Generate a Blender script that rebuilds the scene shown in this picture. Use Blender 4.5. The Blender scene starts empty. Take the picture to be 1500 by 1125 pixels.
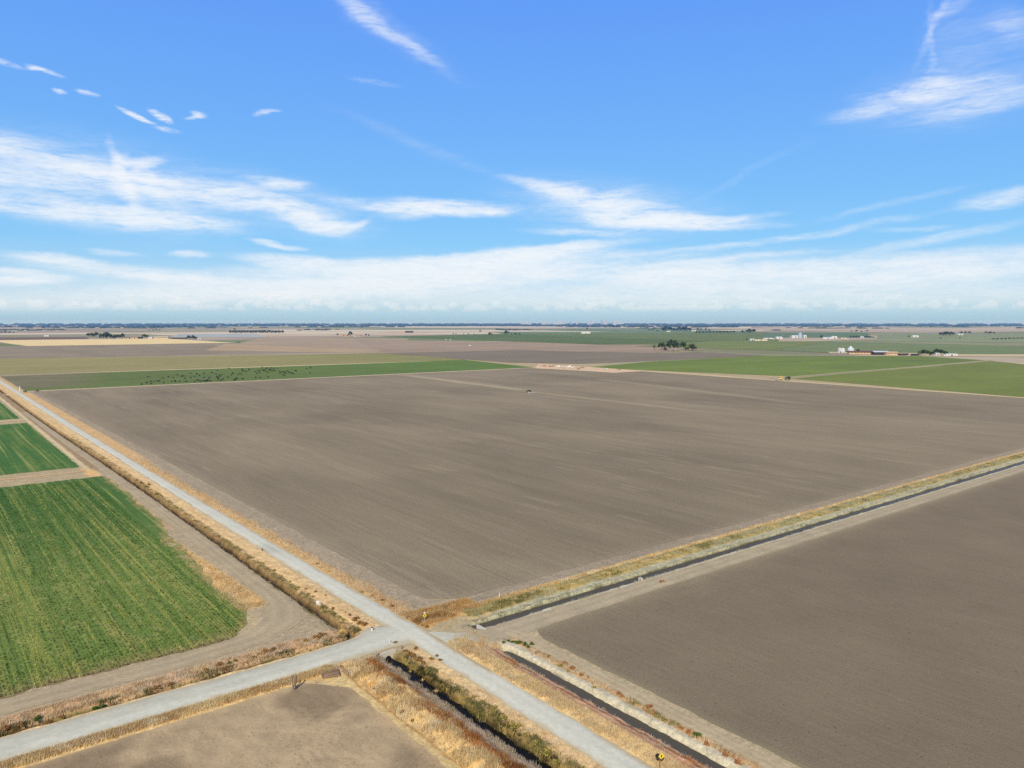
import bpy, bmesh, math, random
import numpy as np
from mathutils import Vector, Matrix
random.seed(7); RNG = np.random.default_rng(7)
S = bpy.context.scene; COL = S.collection
PI = math.pi
# ------------------------------------------------------------------ frame of the place
H = 73.0                      # the drone's height, metres
F, HY = 1120.0, 473.0         # focal length and horizon row of the 1500 px wide reference image
PIT = math.atan((562.5-HY)/F)
K = H/60.0                    # metres per layout unit
A = math.radians(38.2)        # bearing of the main road
U2 = np.array([-math.sin(A), math.cos(A)]); V2 = np.array([math.cos(A), math.sin(A)])
def bearing(px, py):  # camera ray through an image pixel
    x=(px-750)/F; y=-(py-562.5)/F
    return x, math.cos(PIT)+y*math.sin(PIT), -math.sin(PIT)+y*math.cos(PIT)
def gxy(px, py):              # image pixel -> ground point (metres)
    x,y,z = bearing(px,py); t=-H/z
    return np.array([x*t, y*t])
OXY = gxy(597,925)            # centre of the crossing
def UV(px, py):               # image pixel -> layout units along main road (u) / cross road (v)
    d=gxy(px,py)-OXY
    return float(d@U2)/K, float(d@V2)/K
def W(u, v, z=0.0):           # layout units -> world metres
    p=OXY+(u*U2+v*V2)*K
    return Vector((p[0],p[1],z))
FRAME = Matrix(((V2[0],U2[0],0,OXY[0]),(V2[1],U2[1],0,OXY[1]),(0,0,1,0),(0,0,0,1)))  # local x=v*K, y=u*K

# ------------------------------------------------------------------ small numeric helpers
def sm(a,b,x):
    t=np.clip((np.asarray(x,float)-a)/(b-a),0,1); return t*t*(3-2*t)
def band(x,a,b,e=.35): return sm(a-e,a+e,x)*(1-sm(b-e,b+e,x))
def _h(i,j,s):
    n=(i.astype(np.int64)*374761393+j.astype(np.int64)*668265263+s*974634777)&0x7fffffff
    n=((n^(n>>13))*1274126177)&0x7fffffff
    n=((n^(n>>16))*1103515245)&0x7fffffff
    return (n&0xffff)/65535.0
def vn(x,y,s=0):
    x=np.asarray(x,float); y=np.asarray(y,float)
    i=np.floor(x); j=np.floor(y); fx=x-i; fy=y-j
    fx=fx*fx*(3-2*fx); fy=fy*fy*(3-2*fy)
    a=_h(i,j,s); b=_h(i+1,j,s); c=_h(i,j+1,s); d=_h(i+1,j+1,s)
    return a+(b-a)*fx+(c-a)*fy+(a-b-c+d)*fx*fy
def fbm(x,y,s=0,o=4):
    t=0; a=.5
    for k in range(o):
        t=t+a*vn(np.asarray(x)*2**k+17.3*k, np.asarray(y)*2**k-9.1*k, s+k); a*=.5
    return t/(1-.5**o)
def lin(c):
    c=np.asarray(c,float)/255.0
    return np.where(c<=.04045,c/12.92,((c+.055)/1.055)**2.4)
E_CAL = np.array([1.02,1.08,1.34])    # what sun and sky together put on level ground
def alb(*c): return np.clip(lin(c)/E_CAL,0,.9)

# ------------------------------------------------------------------ materials
def nt(mat):
    mat.use_nodes=True; t=mat.node_tree; t.nodes.clear(); return t
def N(t, kind, **kw):
    n=t.nodes.new(kind)
    for k,v in kw.items():
        if k.startswith('i_'):
            key=k[2:]; key=int(key) if key.isdigit() else key
            n.inputs[key].default_value=v
        else: setattr(n,k,v)
    return n
def lk(t,a,b): t.links.new(a,b)
def math_(t,op,a,b=None,c=None,clamp=False):
    n=N(t,'ShaderNodeMath',operation=op,use_clamp=clamp)
    for i,x in enumerate((a,b,c)):
        if x is None: continue
        if isinstance(x,(int,float)): n.inputs[i].default_value=x
        else: lk(t,x,n.inputs[i])
    return n.outputs[0]
def noise(t,vec,scale,detail=4,rough=.55,sx=1,sy=1,rot=0,dim='3D'):
    m=N(t,'ShaderNodeMapping'); m.inputs['Scale'].default_value=(sx*scale,sy*scale,scale); m.inputs['Rotation'].default_value=(0,0,rot)
    lk(t,vec,m.inputs['Vector'])
    n=N(t,'ShaderNodeTexNoise',i_Scale=1.0,i_Detail=detail,i_Roughness=rough); lk(t,m.outputs[0],n.inputs['Vector'])
    return n.outputs['Fac']
def mul_col(t,col,fac_socket,lo,hi,a=.3,b=.7):
    mr=N(t,'ShaderNodeMapRange'); lk(t,fac_socket,mr.inputs[0])
    for i,v in zip((1,2,3,4),(a,b,lo,hi)): mr.inputs[i].default_value=v
    vm=N(t,'ShaderNodeVectorMath',operation='MULTIPLY'); lk(t,col,vm.inputs[0]); lk(t,mr.outputs[0],vm.inputs[1])
    return vm.outputs[0]
def mat_ground(name, layers, bump=None, col=None, rough=.95, tint=None, spec=.1):
    """layers: (scale, lo, hi, sx, sy, rot) multiplied over the vertex colour 'Col' (or a flat colour)."""
    m=bpy.data.materials.new(name); t=nt(m)
    tc=N(t,'ShaderNodeTexCoord'); vec=tc.outputs['Object']
    if col is None:
        at=N(t,'ShaderNodeAttribute',attribute_name='Col'); c=at.outputs['Color']
    else:
        r=N(t,'ShaderNodeRGB'); r.outputs[0].default_value=(*col,1); c=r.outputs[0]
    if tint:
        for (sc,rgb,lo,hi,sx,sy) in tint:
            f=noise(t,vec,sc,5,.6,sx,sy)
            mr=N(t,'ShaderNodeMapRange'); lk(t,f,mr.inputs[0]); mr.inputs[1].default_value=lo; mr.inputs[2].default_value=hi
            mx=N(t,'ShaderNodeMix',data_type='RGBA'); lk(t,mr.outputs[0],mx.inputs[0]); lk(t,c,mx.inputs[6]); mx.inputs[7].default_value=(*rgb,1); c=mx.outputs[2]
    for L in layers:
        sc,lo,hi=L[:3]; sx,sy,rot=(list(L[3:])+[1,1,0])[:3] if len(L)<6 else L[3:6]
        c=mul_col(t,c,noise(t,vec,sc,4,.6,sx,sy,rot),lo,hi)
    b=N(t,'ShaderNodeBsdfPrincipled',i_Roughness=rough); b.inputs['Specular IOR Level'].default_value=spec
    lk(t,c,b.inputs['Base Color'])
    if bump:
        bp=N(t,'ShaderNodeBump',i_Strength=bump[1],i_Distance=bump[2]); lk(t,noise(t,vec,bump[0],5,.65),bp.inputs['Height']); lk(t,bp.outputs[0],b.inputs['Normal'])
    o=N(t,'ShaderNodeOutputMaterial'); lk(t,b.outputs[0],o.inputs[0]); return m
def mat_plain(name,col,rough=.6,metal=0,var=.12,scale=3.0,spec=.3):
    m=bpy.data.materials.new(name); t=nt(m)
    tc=N(t,'ShaderNodeTexCoord'); r=N(t,'ShaderNodeRGB'); r.outputs[0].default_value=(*col,1)
    c=mul_col(t,r.outputs[0],noise(t,tc.outputs['Object'],scale),1-var,1+var)
    b=N(t,'ShaderNodeBsdfPrincipled',i_Roughness=rough,i_Metallic=metal); b.inputs['Specular IOR Level'].default_value=spec
    lk(t,c,b.inputs['Base Color']); o=N(t,'ShaderNodeOutputMaterial'); lk(t,b.outputs[0],o.inputs[0]); return m
def mat_leaf(name,transl=.35,col=None,var=.25):
    m=bpy.data.materials.new(name); t=nt(m)
    if col is None:
        c=N(t,'ShaderNodeAttribute',attribute_name='Col').outputs['Color']
    else:
        r=N(t,'ShaderNodeRGB'); r.outputs[0].default_value=(*col,1); tc=N(t,'ShaderNodeTexCoord')
        c=mul_col(t,r.outputs[0],noise(t,tc.outputs['Object'],.8),1-var,1+var)
    d=N(t,'ShaderNodeBsdfDiffuse'); tr=N(t,'ShaderNodeBsdfTranslucent'); mx=N(t,'ShaderNodeMixShader'); mx.inputs[0].default_value=transl
    lk(t,c,d.inputs[0]); lk(t,c,tr.inputs[0]); lk(t,d.outputs[0],mx.inputs[1]); lk(t,tr.outputs[0],mx.inputs[2])
    o=N(t,'ShaderNodeOutputMaterial'); lk(t,mx.outputs[0],o.inputs[0]); return m

# ------------------------------------------------------------------ objects and tags
def tag(o,label=None,cat=None,group=None,kind=None):
    for k,v in (('label',label),('category',cat),('group',group),('kind',kind)):
        if v: o[k]=v
    return o
def mesh_np(name,verts,faces,mat,cols=None,smooth=False):
    me=bpy.data.meshes.new(name); nv=len(verts); nf=len(faces); k=faces.shape[1]
    me.vertices.add(nv); me.vertices.foreach_set('co',np.asarray(verts,np.float32).ravel())
    me.loops.add(nf*k); me.loops.foreach_set('vertex_index',faces.astype(np.int32).ravel())
    me.polygons.add(nf); me.polygons.foreach_set('loop_start',np.arange(0,nf*k,k,dtype=np.int32))
    try: me.polygons.foreach_set('loop_total',np.full(nf,k,np.int32))
    except Exception: pass
    if smooth: me.polygons.foreach_set('use_smooth',np.ones(nf,bool))
    if cols is not None:
        a=me.color_attributes.new('Col','FLOAT_COLOR','POINT')
        a.data.foreach_set('color',np.concatenate([np.asarray(cols,np.float32),np.ones((nv,1),np.float32)],1).ravel())
    me.update(calc_edges=True); me.validate()
    if mat: me.materials.append(mat)
    return me
def link(name,me,parent=None,frame=False,loc=None):
    o=bpy.data.objects.new(name,me); COL.objects.link(o)
    if parent: o.parent=parent
    if frame: o.matrix_world=FRAME
    if loc is not None: o.location=loc
    return o
def grid_faces(nr,nc):
    i=np.arange(nr-1)[:,None]*nc+np.arange(nc-1)[None,:]
    return np.stack([i,i+1,i+nc+1,i+nc],-1).reshape(-1,4)
def structure(name,me,frame=True):
    return tag(link(name,me,frame=frame),kind='structure')
class MB:
    def __init__(s): s.v=[]; s.f=[]
    def add(s,vs,fs):
        n=len(s.v); s.v+= [tuple(x) for x in vs]; s.f+=[tuple(i+n for i in f) for f in fs]
    def box(s,c,d,rz=0,M=None,taper=1.0):
        x,y,z=d[0]/2,d[1]/2,d[2]/2; vs=[]
        for sz in (-1,1):
            k=taper if sz>0 else 1
            for sx,sy in ((-1,-1),(1,-1),(1,1),(-1,1)):
                p=Vector((sx*x*k,sy*y*k,sz*z)); p.rotate(Matrix.Rotation(rz,3,'Z'))
                if M: p=M@p
                vs.append(p+Vector(c))
        s.add(vs,[(3,2,1,0),(4,5,6,7),(0,1,5,4),(1,2,6,5),(2,3,7,6),(3,0,4,7)])
    def tube(s,p,q,r0,r1=None,n=8,cap=True):
        r1=r0 if r1 is None else r1; p=Vector(p); q=Vector(q); d=(q-p).normalized()
        a=d.orthogonal().normalized(); b=d.cross(a); vs=[]
        for c,r in ((p,r0),(q,r1)):
            for i in range(n): vs.append(c+(a*math.cos(2*PI*i/n)+b*math.sin(2*PI*i/n))*r)
        fs=[(i,(i+1)%n,n+(i+1)%n,n+i) for i in range(n)]
        if cap: fs+=[tuple(range(n-1,-1,-1)),tuple(range(n,2*n))]
        s.add(vs,fs)
    def prism(s,pts,y0,y1):   # polygon in x,z extruded along y
        n=len(pts); vs=[(x,y0,z) for x,z in pts]+[(x,y1,z) for x,z in pts]
        s.add(vs,[tuple(range(n-1,-1,-1)),tuple(range(n,2*n))]+[(i,(i+1)%n,n+(i+1)%n,n+i) for i in range(n)])
    def lathe(s,prof,n=16,c=(0,0,0)):
        vs=[]; fs=[]
        for r,z in prof:
            for i in range(n): vs.append((c[0]+r*math.cos(2*PI*i/n),c[1]+r*math.sin(2*PI*i/n),c[2]+z))
        for k in range(len(prof)-1):
            for i in range(n): fs.append((k*n+i,k*n+(i+1)%n,(k+1)*n+(i+1)%n,(k+1)*n+i))
        s.add(vs,fs)
    def mesh(s,name,mat,bevel=0,smooth=False):
        me=bpy.data.meshes.new(name); me.from_pydata(s.v,[],s.f)
        bm=bmesh.new(); bm.from_mesh(me); bmesh.ops.recalc_face_normals(bm,faces=bm.faces)
        if bevel: bmesh.ops.bevel(bm,geom=bm.edges[:],offset=bevel,segments=1,affect='EDGES',clamp_overlap=True)
        bm.to_mesh(me); bm.free()
        if smooth: me.polygons.foreach_set('use_smooth',np.ones(len(me.polygons),bool))
        me.materials.append(mat); return me
    def build(s,name,mat,parent=None,**k): return link(name,s.mesh(name,mat,**k),parent)
def empty(name,loc,rz=0,label=None,cat=None,group=None,scale=1):
    o=bpy.data.objects.new(name,None); COL.objects.link(o); o.location=loc; o.rotation_euler=(0,0,rz); o.empty_display_size=.5
    o.scale=(scale,)*3 if isinstance(scale,(int,float)) else scale
    return tag(o,label,cat,group)
def copy_tree(src,loc,rz=0,scale=1,label=None,group=None,cat=None):
    c=src.copy(); COL.objects.link(c); c.location=loc; c.rotation_euler=(0,0,rz); c.scale=(scale,)*3 if isinstance(scale,(int,float)) else scale
    tag(c,label,cat,group)
    def rec(a,b):
        for ch in a.children:
            d=ch.copy(); COL.objects.link(d); d.parent=b; rec(ch,d)
    rec(src,c); return c
class Proto:                      # the first use takes the object itself, later uses copy it
    def __init__(s,make): s.o=None; s.make=make
    def __call__(s,loc,rz=0,scale=1,label=None,cat=None,group=None):
        if s.o is None:
            s.o=s.make(); o=s.o; o.location=loc; o.rotation_euler=(0,0,rz); o.scale=(scale,)*3 if isinstance(scale,(int,float)) else scale
            return tag(o,label,cat,group)
        return copy_tree(s.o,loc,rz,scale,label,group,cat)
def at(px,py,z=0): p=gxy(px,py); return Vector((p[0],p[1],z))
def mpp(py): return H/(py-HY)     # metres per image pixel on the ground row py

# ------------------------------------------------------------------ layout of the roads and ditches
def rc(u): u=np.asarray(u,float); return np.where(u>0,.4-2.9*(1-np.exp(-np.maximum(u,0)/170.)),.4+.004*u)
def rw(u): u=np.asarray(u,float); return 2.42-.25*sm(0,60,u)+.0*u
def dvc(u): return -9.5-2.6*sm(140,480,u)+0*np.asarray(u)         # NW ditch centre
def trench(d,ht,hb,dep): return -dep*(1-sm(hb,ht,np.abs(d)))
CANAL_U=-5.9; CANAL_V=10.3
def ground_h(u,v):
    n1=fbm(u*.5,v*.5,3,3)-.5
    wob=(fbm(u*.23,v*.23,11,3)-.5)*1.1; sh=(fbm(u*.8,v*.8,13,3)-.5)*1.5
    h=trench(np.abs(v-dvc(u)+wob*.5)+sh*.35,1.35,.4,1.7)*sm(3.4,4.2,u)*(1-sm(900,1000,u))
    h=np.minimum(h,trench(u-4.5+wob*.3,1.05,.25,1.2)*(1-sm(-10.0,-9.0,v)))
    h=np.minimum(h,trench(np.abs(v+8.1+wob*.8)+sh*.75,1.75,.6,2.0)*(1-sm(-6.6,-5.6,u)))
    hw=1.0-.8*sm(-24,-17,u)
    h=np.minimum(h,trench(np.abs(v-CANAL_V+wob*.5)+sh*.35,hw*.62+1.25,hw*.5,1.5)*(1-sm(-18.5,-16.2,u)))
    h=np.minimum(h,trench(np.abs(u-CANAL_U+wob*.4)+sh*.55,1.95,.95,1.45)*sm(11.0,12.2,v))
    berm=0
    berm=berm+.9*band(v,-16.5,-11.8,1.2)*(1-sm(-9,-6,u))
    berm=berm+.35*band(u,-7.2,-4.9,.6)*(1-sm(-20,-16,v))
    berm=berm+.35*band(v,3.2,7.6,1)*(1-sm(-14,-9,u))
    berm=berm+.4*band(u,-2.6,2.6,1)*sm(11,16,v)
    berm=berm+.15*band(v,-6.2,-3.2,.8)*sm(5,9,u)*(1-sm(300,420,u))
    rough=band(v,-17.5,-2.8,.6)*(1-sm(-9,-6,u))+band(v,2.9,13.8,.6)*(1-sm(-10,-8,u))+band(u,-4,3.8,.6)*sm(12,15,v)+band(u,3,9.3,.4)*(1-sm(-12,-10,v))+band(v,-10.5,-2.8,.5)*sm(4,6,u)
    rough=np.clip(rough,0,1)
    return h+berm+rough*n1*.5
C=lambda *c: alb(*c)
def ground_c(u,v):
    wu=(fbm(u*.35,v*.35,21,4)-.5)*1.5; wv=(fbm(u*.35,v*.35,31,4)-.5)*1.5
    uu=u+wu*.6; vv=v+wv*.6; vr=vv-rc(u)
    big=fbm(u*.07,v*.07,5,3); fine=fbm(u*.9,v*.9,6,3)
    col=np.tile(C(178,162,132),(u.size,1)).reshape(u.shape+(3,))
    def put(m,c,amt=1.0):
        nonlocal col
        m=np.clip(m*amt,0,1)[...,None]; col=col*(1-m)+np.asarray(c)*m
    NW=sm(1.5,6,u); SE=1-sm(-9,-6,u); NE=sm(8,14,v); SW=1-sm(-12,-9,v)
    # -- west-side corridor of the main road, beyond the crossing
    put(NW*band(vr,-9,-2,.4)*(1-NE),C(212,182,138))
    put(NW*band(vr,-4.2,-2.2,.4),C(216,188,146))
    put(NW*band(vv,dvc(u)+.5,dvc(u)+2.4,.5)*sm(.38,.58,fine)*(1-sm(160,300,u)),C(128,112,78),.9)
    put(NW*band(v+wv*.3,dvc(u)+.25,dvc(u)+1.5,.3),C(132,110,80),.85)
    put(NW*band(v+wv*.15,dvc(u)-1.0,dvc(u)+.75,.25),C(62,50,38))  # dark band puts the bank's shadow into the ditch colour
    put(NW*band(vv,dvc(u)-3.0,dvc(u)-1.3,.5)*sm(.5,.62,fine)*(1-sm(30,60,u)),C(172,142,120),.9)
    trk=NW*band(vv,-20.5,dvc(u)-1.5,.5)
    put(trk*(1-sm(8,10,u)*0),C(174,158,134))
    put(NW*band(vv,-17.6,-15.4,.5)*sm(100,118,u)*(1-sm(196,206,u)),C(190,158,118),.75)
    put(NW*band(vv,-14.9,-12.0,.5)*sm(110,140,u),C(172,150,128))
    put(NW*sm(-23.2,-22.2,vv)*(1-sm(-.6,.6,vv-(-15.8-.045*(u-34))))*sm(29,33,u)*(1-sm(92,104,u)),C(212,176,122))
    put(NW*band(vv,-21,-16.5,.5)*sm(200,212,u)*(1-sm(222,236,u)),C(214,176,126))
    put(NW*band(vv,-19.6,-17.8,.5)*sm(215,230,u),C(208,190,152))
    put(NW*band(vv,-17.3,-13.3,.5)*sm(215,230,u),C(160,136,108))
    # -- east verge of the main road and headland of the big field
    put(NW*band(vr,2,13,.5)*(1-sm(18,30,v)),C(164,150,131))
    put(NW*band(vr,2.0,5.6,.6)*(1-sm(11,14,v)),C(206,176,130))
    put(NW*band(vr,4.0,7.2,.7)*sm(.5,.66,fbm(u*.2,v*.4,41,3)),C(200,160,104),.7)
    put(sm(200,260,u)*band(vr,2.2,8.5,.6)*(1-sm(640,660,u)),C(206,172,128))
    # -- canal corridor
    put(NE*band(uu,-17,-8,.5),C(168,155,133))
    put(NE*band(uu,-8.9,-7.2,.35),C(184,174,150)); put(NE*band(uu,-8.3,-7.2,.3)*sm(.52,.62,fbm(u*.4,v*.25,46,4)),C(214,208,190))
    put(NE*band(uu,-7.3,-4.2,.2),C(84,80,66))
    put(NE*band(uu,-4.4,-2.2,.3),C(168,166,146))
    put(NE*band(uu,-2.4,2.6,.4),C(158,148,116))
    put(NE*band(uu,-2.2,1.2,.5)*sm(.44,.6,fbm(u*.25,v*.12,44,4)),C(196,168,108),.8)
    put(NE*band(uu,-2.2,1.6,.5)*sm(.52,.64,fbm(u*.5,v*.3,45,4)),C(126,128,88),.7)
    put(NE*band(uu,2.2,4.0,.4),C(216,184,128))
    put(NE*band(uu,2.0,4.2,.4)*(1-sm(28,60,v)),C(206,156,88),.7)
    put(NE*band(uu,4.0,10.5,.4),C(156,143,126))
    put(band(uu,-1,8.2,.6)*band(vr,2.3,19,1.2),C(198,160,108))
    put(band(uu,-1,8.2,.6)*band(vr,2.3,19,1.2)*sm(.5,.62,fine),C(170,120,66),.6)
    put(band(uu,-3.5,.2,.5)*band(vv,6,19,1.0),C(176,160,126))
    put(band(uu,7.6,9.8,.4)*band(vr,4,22,1),C(172,156,132))
    # -- south-east corridor
    put(SE*band(vv,-22,-17.2,.5),C(206,182,134))
    put(SE*band(vv,-17.8,-10.8,.5),C(214,182,130))
    put(SE*band(vv,-14.2,-10.8,.8)*sm(.36,.56,fbm(u*.1,v*.35,51,4)),C(160,104,58),.95)
    put(SE*band(vv,-17.6,-15.5,.6)*sm(.5,.6,fbm(u*.3,v*.3,52,4)),C(166,122,70),.7)
    put(SE*band(vv,-17.9,-17.4,.15),C(150,118,80),.7)
    put(SE*band(vv,-11.6,-9.2,.4),C(170,148,132))
    put(SE*band(vv,-9.7,-6.6,.3),C(46,38,28))
    put(SE*band(vv,-7.0,-5.0,.5),C(140,122,78))
    put(SE*band(vr,-5.8,-2.2,.6),C(210,180,134))
    put(SE*band(vr,-4.2,-2.2,.5),C(216,190,150),.8)
    put(SE*band(vr,2.3,6.6,.5),C(202,174,130))
    put(SE*band(vr,2.3,3.4,.4),C(216,190,142),.7)
    put(SE*band(vv,6.4,9.4,.3),C(198,164,136))
    rs=(1-sm(-20,-14,u))
    put(SE*rs*band(vv,6.3,6.9,.12),C(170,126,98),.9); put(SE*rs*band(vv,7.3,8.1,.15)*sm(.35,.5,fbm(u*.15,v,53,3)),C(152,102,72),.95)
    put(SE*rs*band(vv,8.7,9.2,.12),C(176,134,104),.7)
    put((1-sm(-18,-16.5,u))*band(vv,CANAL_V-1.1,CANAL_V+1.1,.2),C(76,70,56))
    put((1-sm(-16.4,-15.2,u))*band(vv,11.2,13.1,.3),C(188,182,166))
    put((1-sm(-15.6,-14.4,u))*band(vv,9.5,11.6,.4)*sm(-19.5,-18,u),C(188,182,166))
    put(SE*band(vv,13.0,14.6,.4),C(192,164,126))
    put(SE*band(vv,14.4,20,.4),C(176,161,135))
    put(SE*sm(-17.5,-16,u)*band(vv,4.2,10.4,.8),C(204,170,124))
    put(sm(-16,-13,u)*(1-sm(-6,-3,u))*band(vv,10,22,2)*(1-band(uu,-7.6,-3.9,.3)*sm(12,13,v)),C(170,157,134),.95)
    # -- south-west corridor
    put(SW*band(uu,2.4,4.0,.3),C(216,188,144))
    put(SW*band(uu,3.8,5.2,.25),C(74,56,38))  # dark line of the narrow ditch, its shade put into the ground colour
    put(SW*band(uu,3.6,5.6,.4)*sm(.56,.7,fbm(u*.2,v*.2,61,3)),C(104,110,52),.8)
    put(SW*band(uu,5.3,10.0,.5),C(200,168,136))
    put(SW*band(uu,5.3,8,.8)*sm(.5,.65,fine),C(176,140,106),.7)
    put(SW*band(uu,9.8,18,.5),C(172,156,132))
    put((1-sm(-20,-15,v))*band(uu,-9,-4.0,.5),C(206,168,106))
    put((1-sm(-20,-15,v))*band(uu,-5.2,-4.2,.3),C(214,186,138))
    put((1-sm(-20,-15,v))*band(uu,-8.6,-7.3,.35),C(200,176,136))
    put((1-sm(-15,-12,v))*band(uu,-9,-4.4,.5)*sm(-22,-18,v),C(212,182,130))
    col=col*(.86+.28*fine)[...,None]*(.92+.16*big)[...,None]
    return col

# ------------------------------------------------------------------ the ground: one sheet to the horizon
def steps(*segs):
    out=[segs[0][0]]
    for a,b,s0,s1 in segs:
        x=a; 
        while x<b-1e-6:
            t=(x-a)/(b-a); x=min(b,x+s0*(s1/s0)**t); out.append(x)
    return np.array(sorted(set(np.round(out,4))))
far_up=[700*1.35**k for k in range(1,15)]
us=np.concatenate([[-x for x in far_up[::-1] if x>900],steps((-700,-150,60,3),(-150,-72,3,.6),(-72,14,.28,.28),(14,40,.3,.5),(40,130,.5,1.4),(130,500,1.4,6),(500,1000,6,30)),[1000*1.35**k for k in range(1,14)]])
vs=np.concatenate([[-x for x in far_up[::-1] if x>900],steps((-700,-150,60,3),(-150,-70,3,.8),(-70,-23,.8,.35),(-23,21,.28,.28),(21,60,.35,.8),(60,150,.8,2),(150,420,2,6),(420,1000,6,30)),[1000*1.35**k for k in range(1,14)]])
GU,GV=np.meshgrid(us,vs,indexing='ij')
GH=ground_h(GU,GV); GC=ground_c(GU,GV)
farm=np.clip(sm(880,960,GU)+sm(690,760,GV)+(1-sm(-900,-760,GU))+(1-sm(-640,-560,GV)),0,1)
M_GROUND=bpy.data.materials.new('earth_and_dry_grass')
t=nt(M_GROUND); tc=N(t,'ShaderNodeTexCoord'); vec=tc.outputs['Object']
c=N(t,'ShaderNodeAttribute',attribute_name='Col').outputs['Color']
for L in ((1.1,.72,1.26),(.25,.88,1.12),(4.0,.8,1.2)): c=mul_col(t,c,noise(t,vec,L[0],4,.65),L[1],L[2])
# distant patchwork of fields: cells of the road-aligned grid, each with a colour of its own
def cells(sx,sy,ox,oy):
    m=N(t,'ShaderNodeMapping'); m.inputs['Scale'].default_value=(1/sx,1/sy,0); m.inputs['Location'].default_value=(ox,oy,0); lk(t,vec,m.inputs[0])
    f=N(t,'ShaderNodeVectorMath',operation='FLOOR'); lk(t,m.outputs[0],f.inputs[0])
    w=N(t,'ShaderNodeTexWhiteNoise',noise_dimensions='2D'); lk(t,f.outputs[0],w.inputs['Vector']); return w.outputs['Value']
w1=cells(1600,800,.3,.1); w2=cells(800,3200,.13,.4); w3=cells(4800,2600,.1,.7)
pick=math_(t,'FRACT',math_(t,'ADD',w1,math_(t,'MULTIPLY',w3,.37)))
rp=N(t,'ShaderNodeValToRGB'); rp.color_ramp.interpolation='CONSTANT'; lk(t,pick,rp.inputs[0])
pal=[(0,C(176,162,146)),(.12,C(150,146,122)),(.24,C(190,176,158)),(.36,C(122,134,98)),(.48,C(166,150,138)),(.6,C(140,140,112)),(.7,C(204,192,172)),(.8,C(112,130,92)),(.9,C(160,146,136))]
while len(rp.color_ramp.elements)<len(pal): rp.color_ramp.elements.new(.5)
for e,(p,cc) in zip(rp.color_ramp.elements,pal): e.position=p; e.color=(*cc,1)
pc=mul_col(t,rp.outputs[0],w2,.9,1.08,0,1); pc=mul_col(t,pc,noise(t,vec,.004,4,.6),.86,1.12)
fa=N(t,'ShaderNodeAttribute',attribute_name='Far').outputs['Fac']
mx=N(t,'ShaderNodeMix',data_type='RGBA'); lk(t,fa,mx.inputs[0]); lk(t,c,mx.inputs[6]); lk(t,pc,mx.inputs[7])
b=N(t,'ShaderNodeBsdfPrincipled',i_Roughness=.95); b.inputs['Specular IOR Level'].default_value=.05; lk(t,mx.outputs[2],b.inputs['Base Color'])
bp=N(t,'ShaderNodeBump',i_Strength=.5,i_Distance=.25); lk(t,noise(t,vec,2.2,4,.6),bp.inputs['Height']); lk(t,bp.outputs[0],b.inputs['Normal'])
o=N(t,'ShaderNodeOutputMaterial'); lk(t,b.outputs[0],o.inputs[0])
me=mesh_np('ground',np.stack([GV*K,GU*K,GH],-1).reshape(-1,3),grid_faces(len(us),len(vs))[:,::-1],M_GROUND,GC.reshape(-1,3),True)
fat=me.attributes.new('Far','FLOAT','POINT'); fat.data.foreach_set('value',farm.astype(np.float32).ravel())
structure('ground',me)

# ------------------------------------------------------------------ roads and tracks: ribbons
def ribbon(name,pts,half,mat,colf,z=.06,crown=.12,step=1.0,n=9,edge=.25,seed=0,end_step=None):
    P=np.array(pts,float); seg=np.hypot(*np.diff(P,axis=0).T); L=np.concatenate([[0],np.cumsum(seg)])
    s=[0.0]
    while s[-1]<L[-1]-1e-6:
        k=step if end_step is None else step*(end_step/step)**min(1,s[-1]/L[-1]); s.append(min(L[-1],s[-1]+k))
    s=np.array(s); cx=np.interp(s,L,P[:,0]); cy=np.interp(s,L,P[:,1]); hw=np.interp(s,L,np.broadcast_to(half,(len(P),)))
    for _ in range(3):
        if step<4 and len(cx)>4:
            cx[1:-1]=.25*cx[:-2]+.5*cx[1:-1]+.25*cx[2:]; cy[1:-1]=.25*cy[:-2]+.5*cy[1:-1]+.25*cy[2:]
    tx=np.gradient(cx); ty=np.gradient(cy); l=np.hypot(tx,ty); tx/=l; ty/=l
    q=np.linspace(-1,1,n); hl=hw*(1+0*s)+(fbm(s*.35,s*0+seed,seed,4)-.5)*2*edge; hr=hw+(fbm(s*.35,s*0+seed+50,seed+9,4)-.5)*2*edge
    off=np.where(q[None,:]<0,q[None,:]*hl[:,None],q[None,:]*hr[:,None])
    u=cx[:,None]-ty[:,None]*off; v=cy[:,None]+tx[:,None]*off
    zz=z+crown*(1-q[None,:]**2)+0*u
    col=colf(u,v,np.broadcast_to(q[None,:],u.shape),s[:,None]+0*u)
    me=mesh_np(name,np.stack([v*K,u*K,zz],-1).reshape(-1,3),grid_faces(*u.shape),mat,col.reshape(-1,3),True)
    return structure(name,me)
M_ROAD=mat_ground('pale_gravel_road',[(.8,.94,1.06),(.1,.95,1.05),(2.5,.92,1.07),(9,.88,1.12)],bump=(6,.25,.05))
M_TRACK=mat_ground('dirt_track_soil',[(1.0,.88,1.12),(.15,.9,1.1),(6,.88,1.12)],bump=(4,.35,.08))
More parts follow.
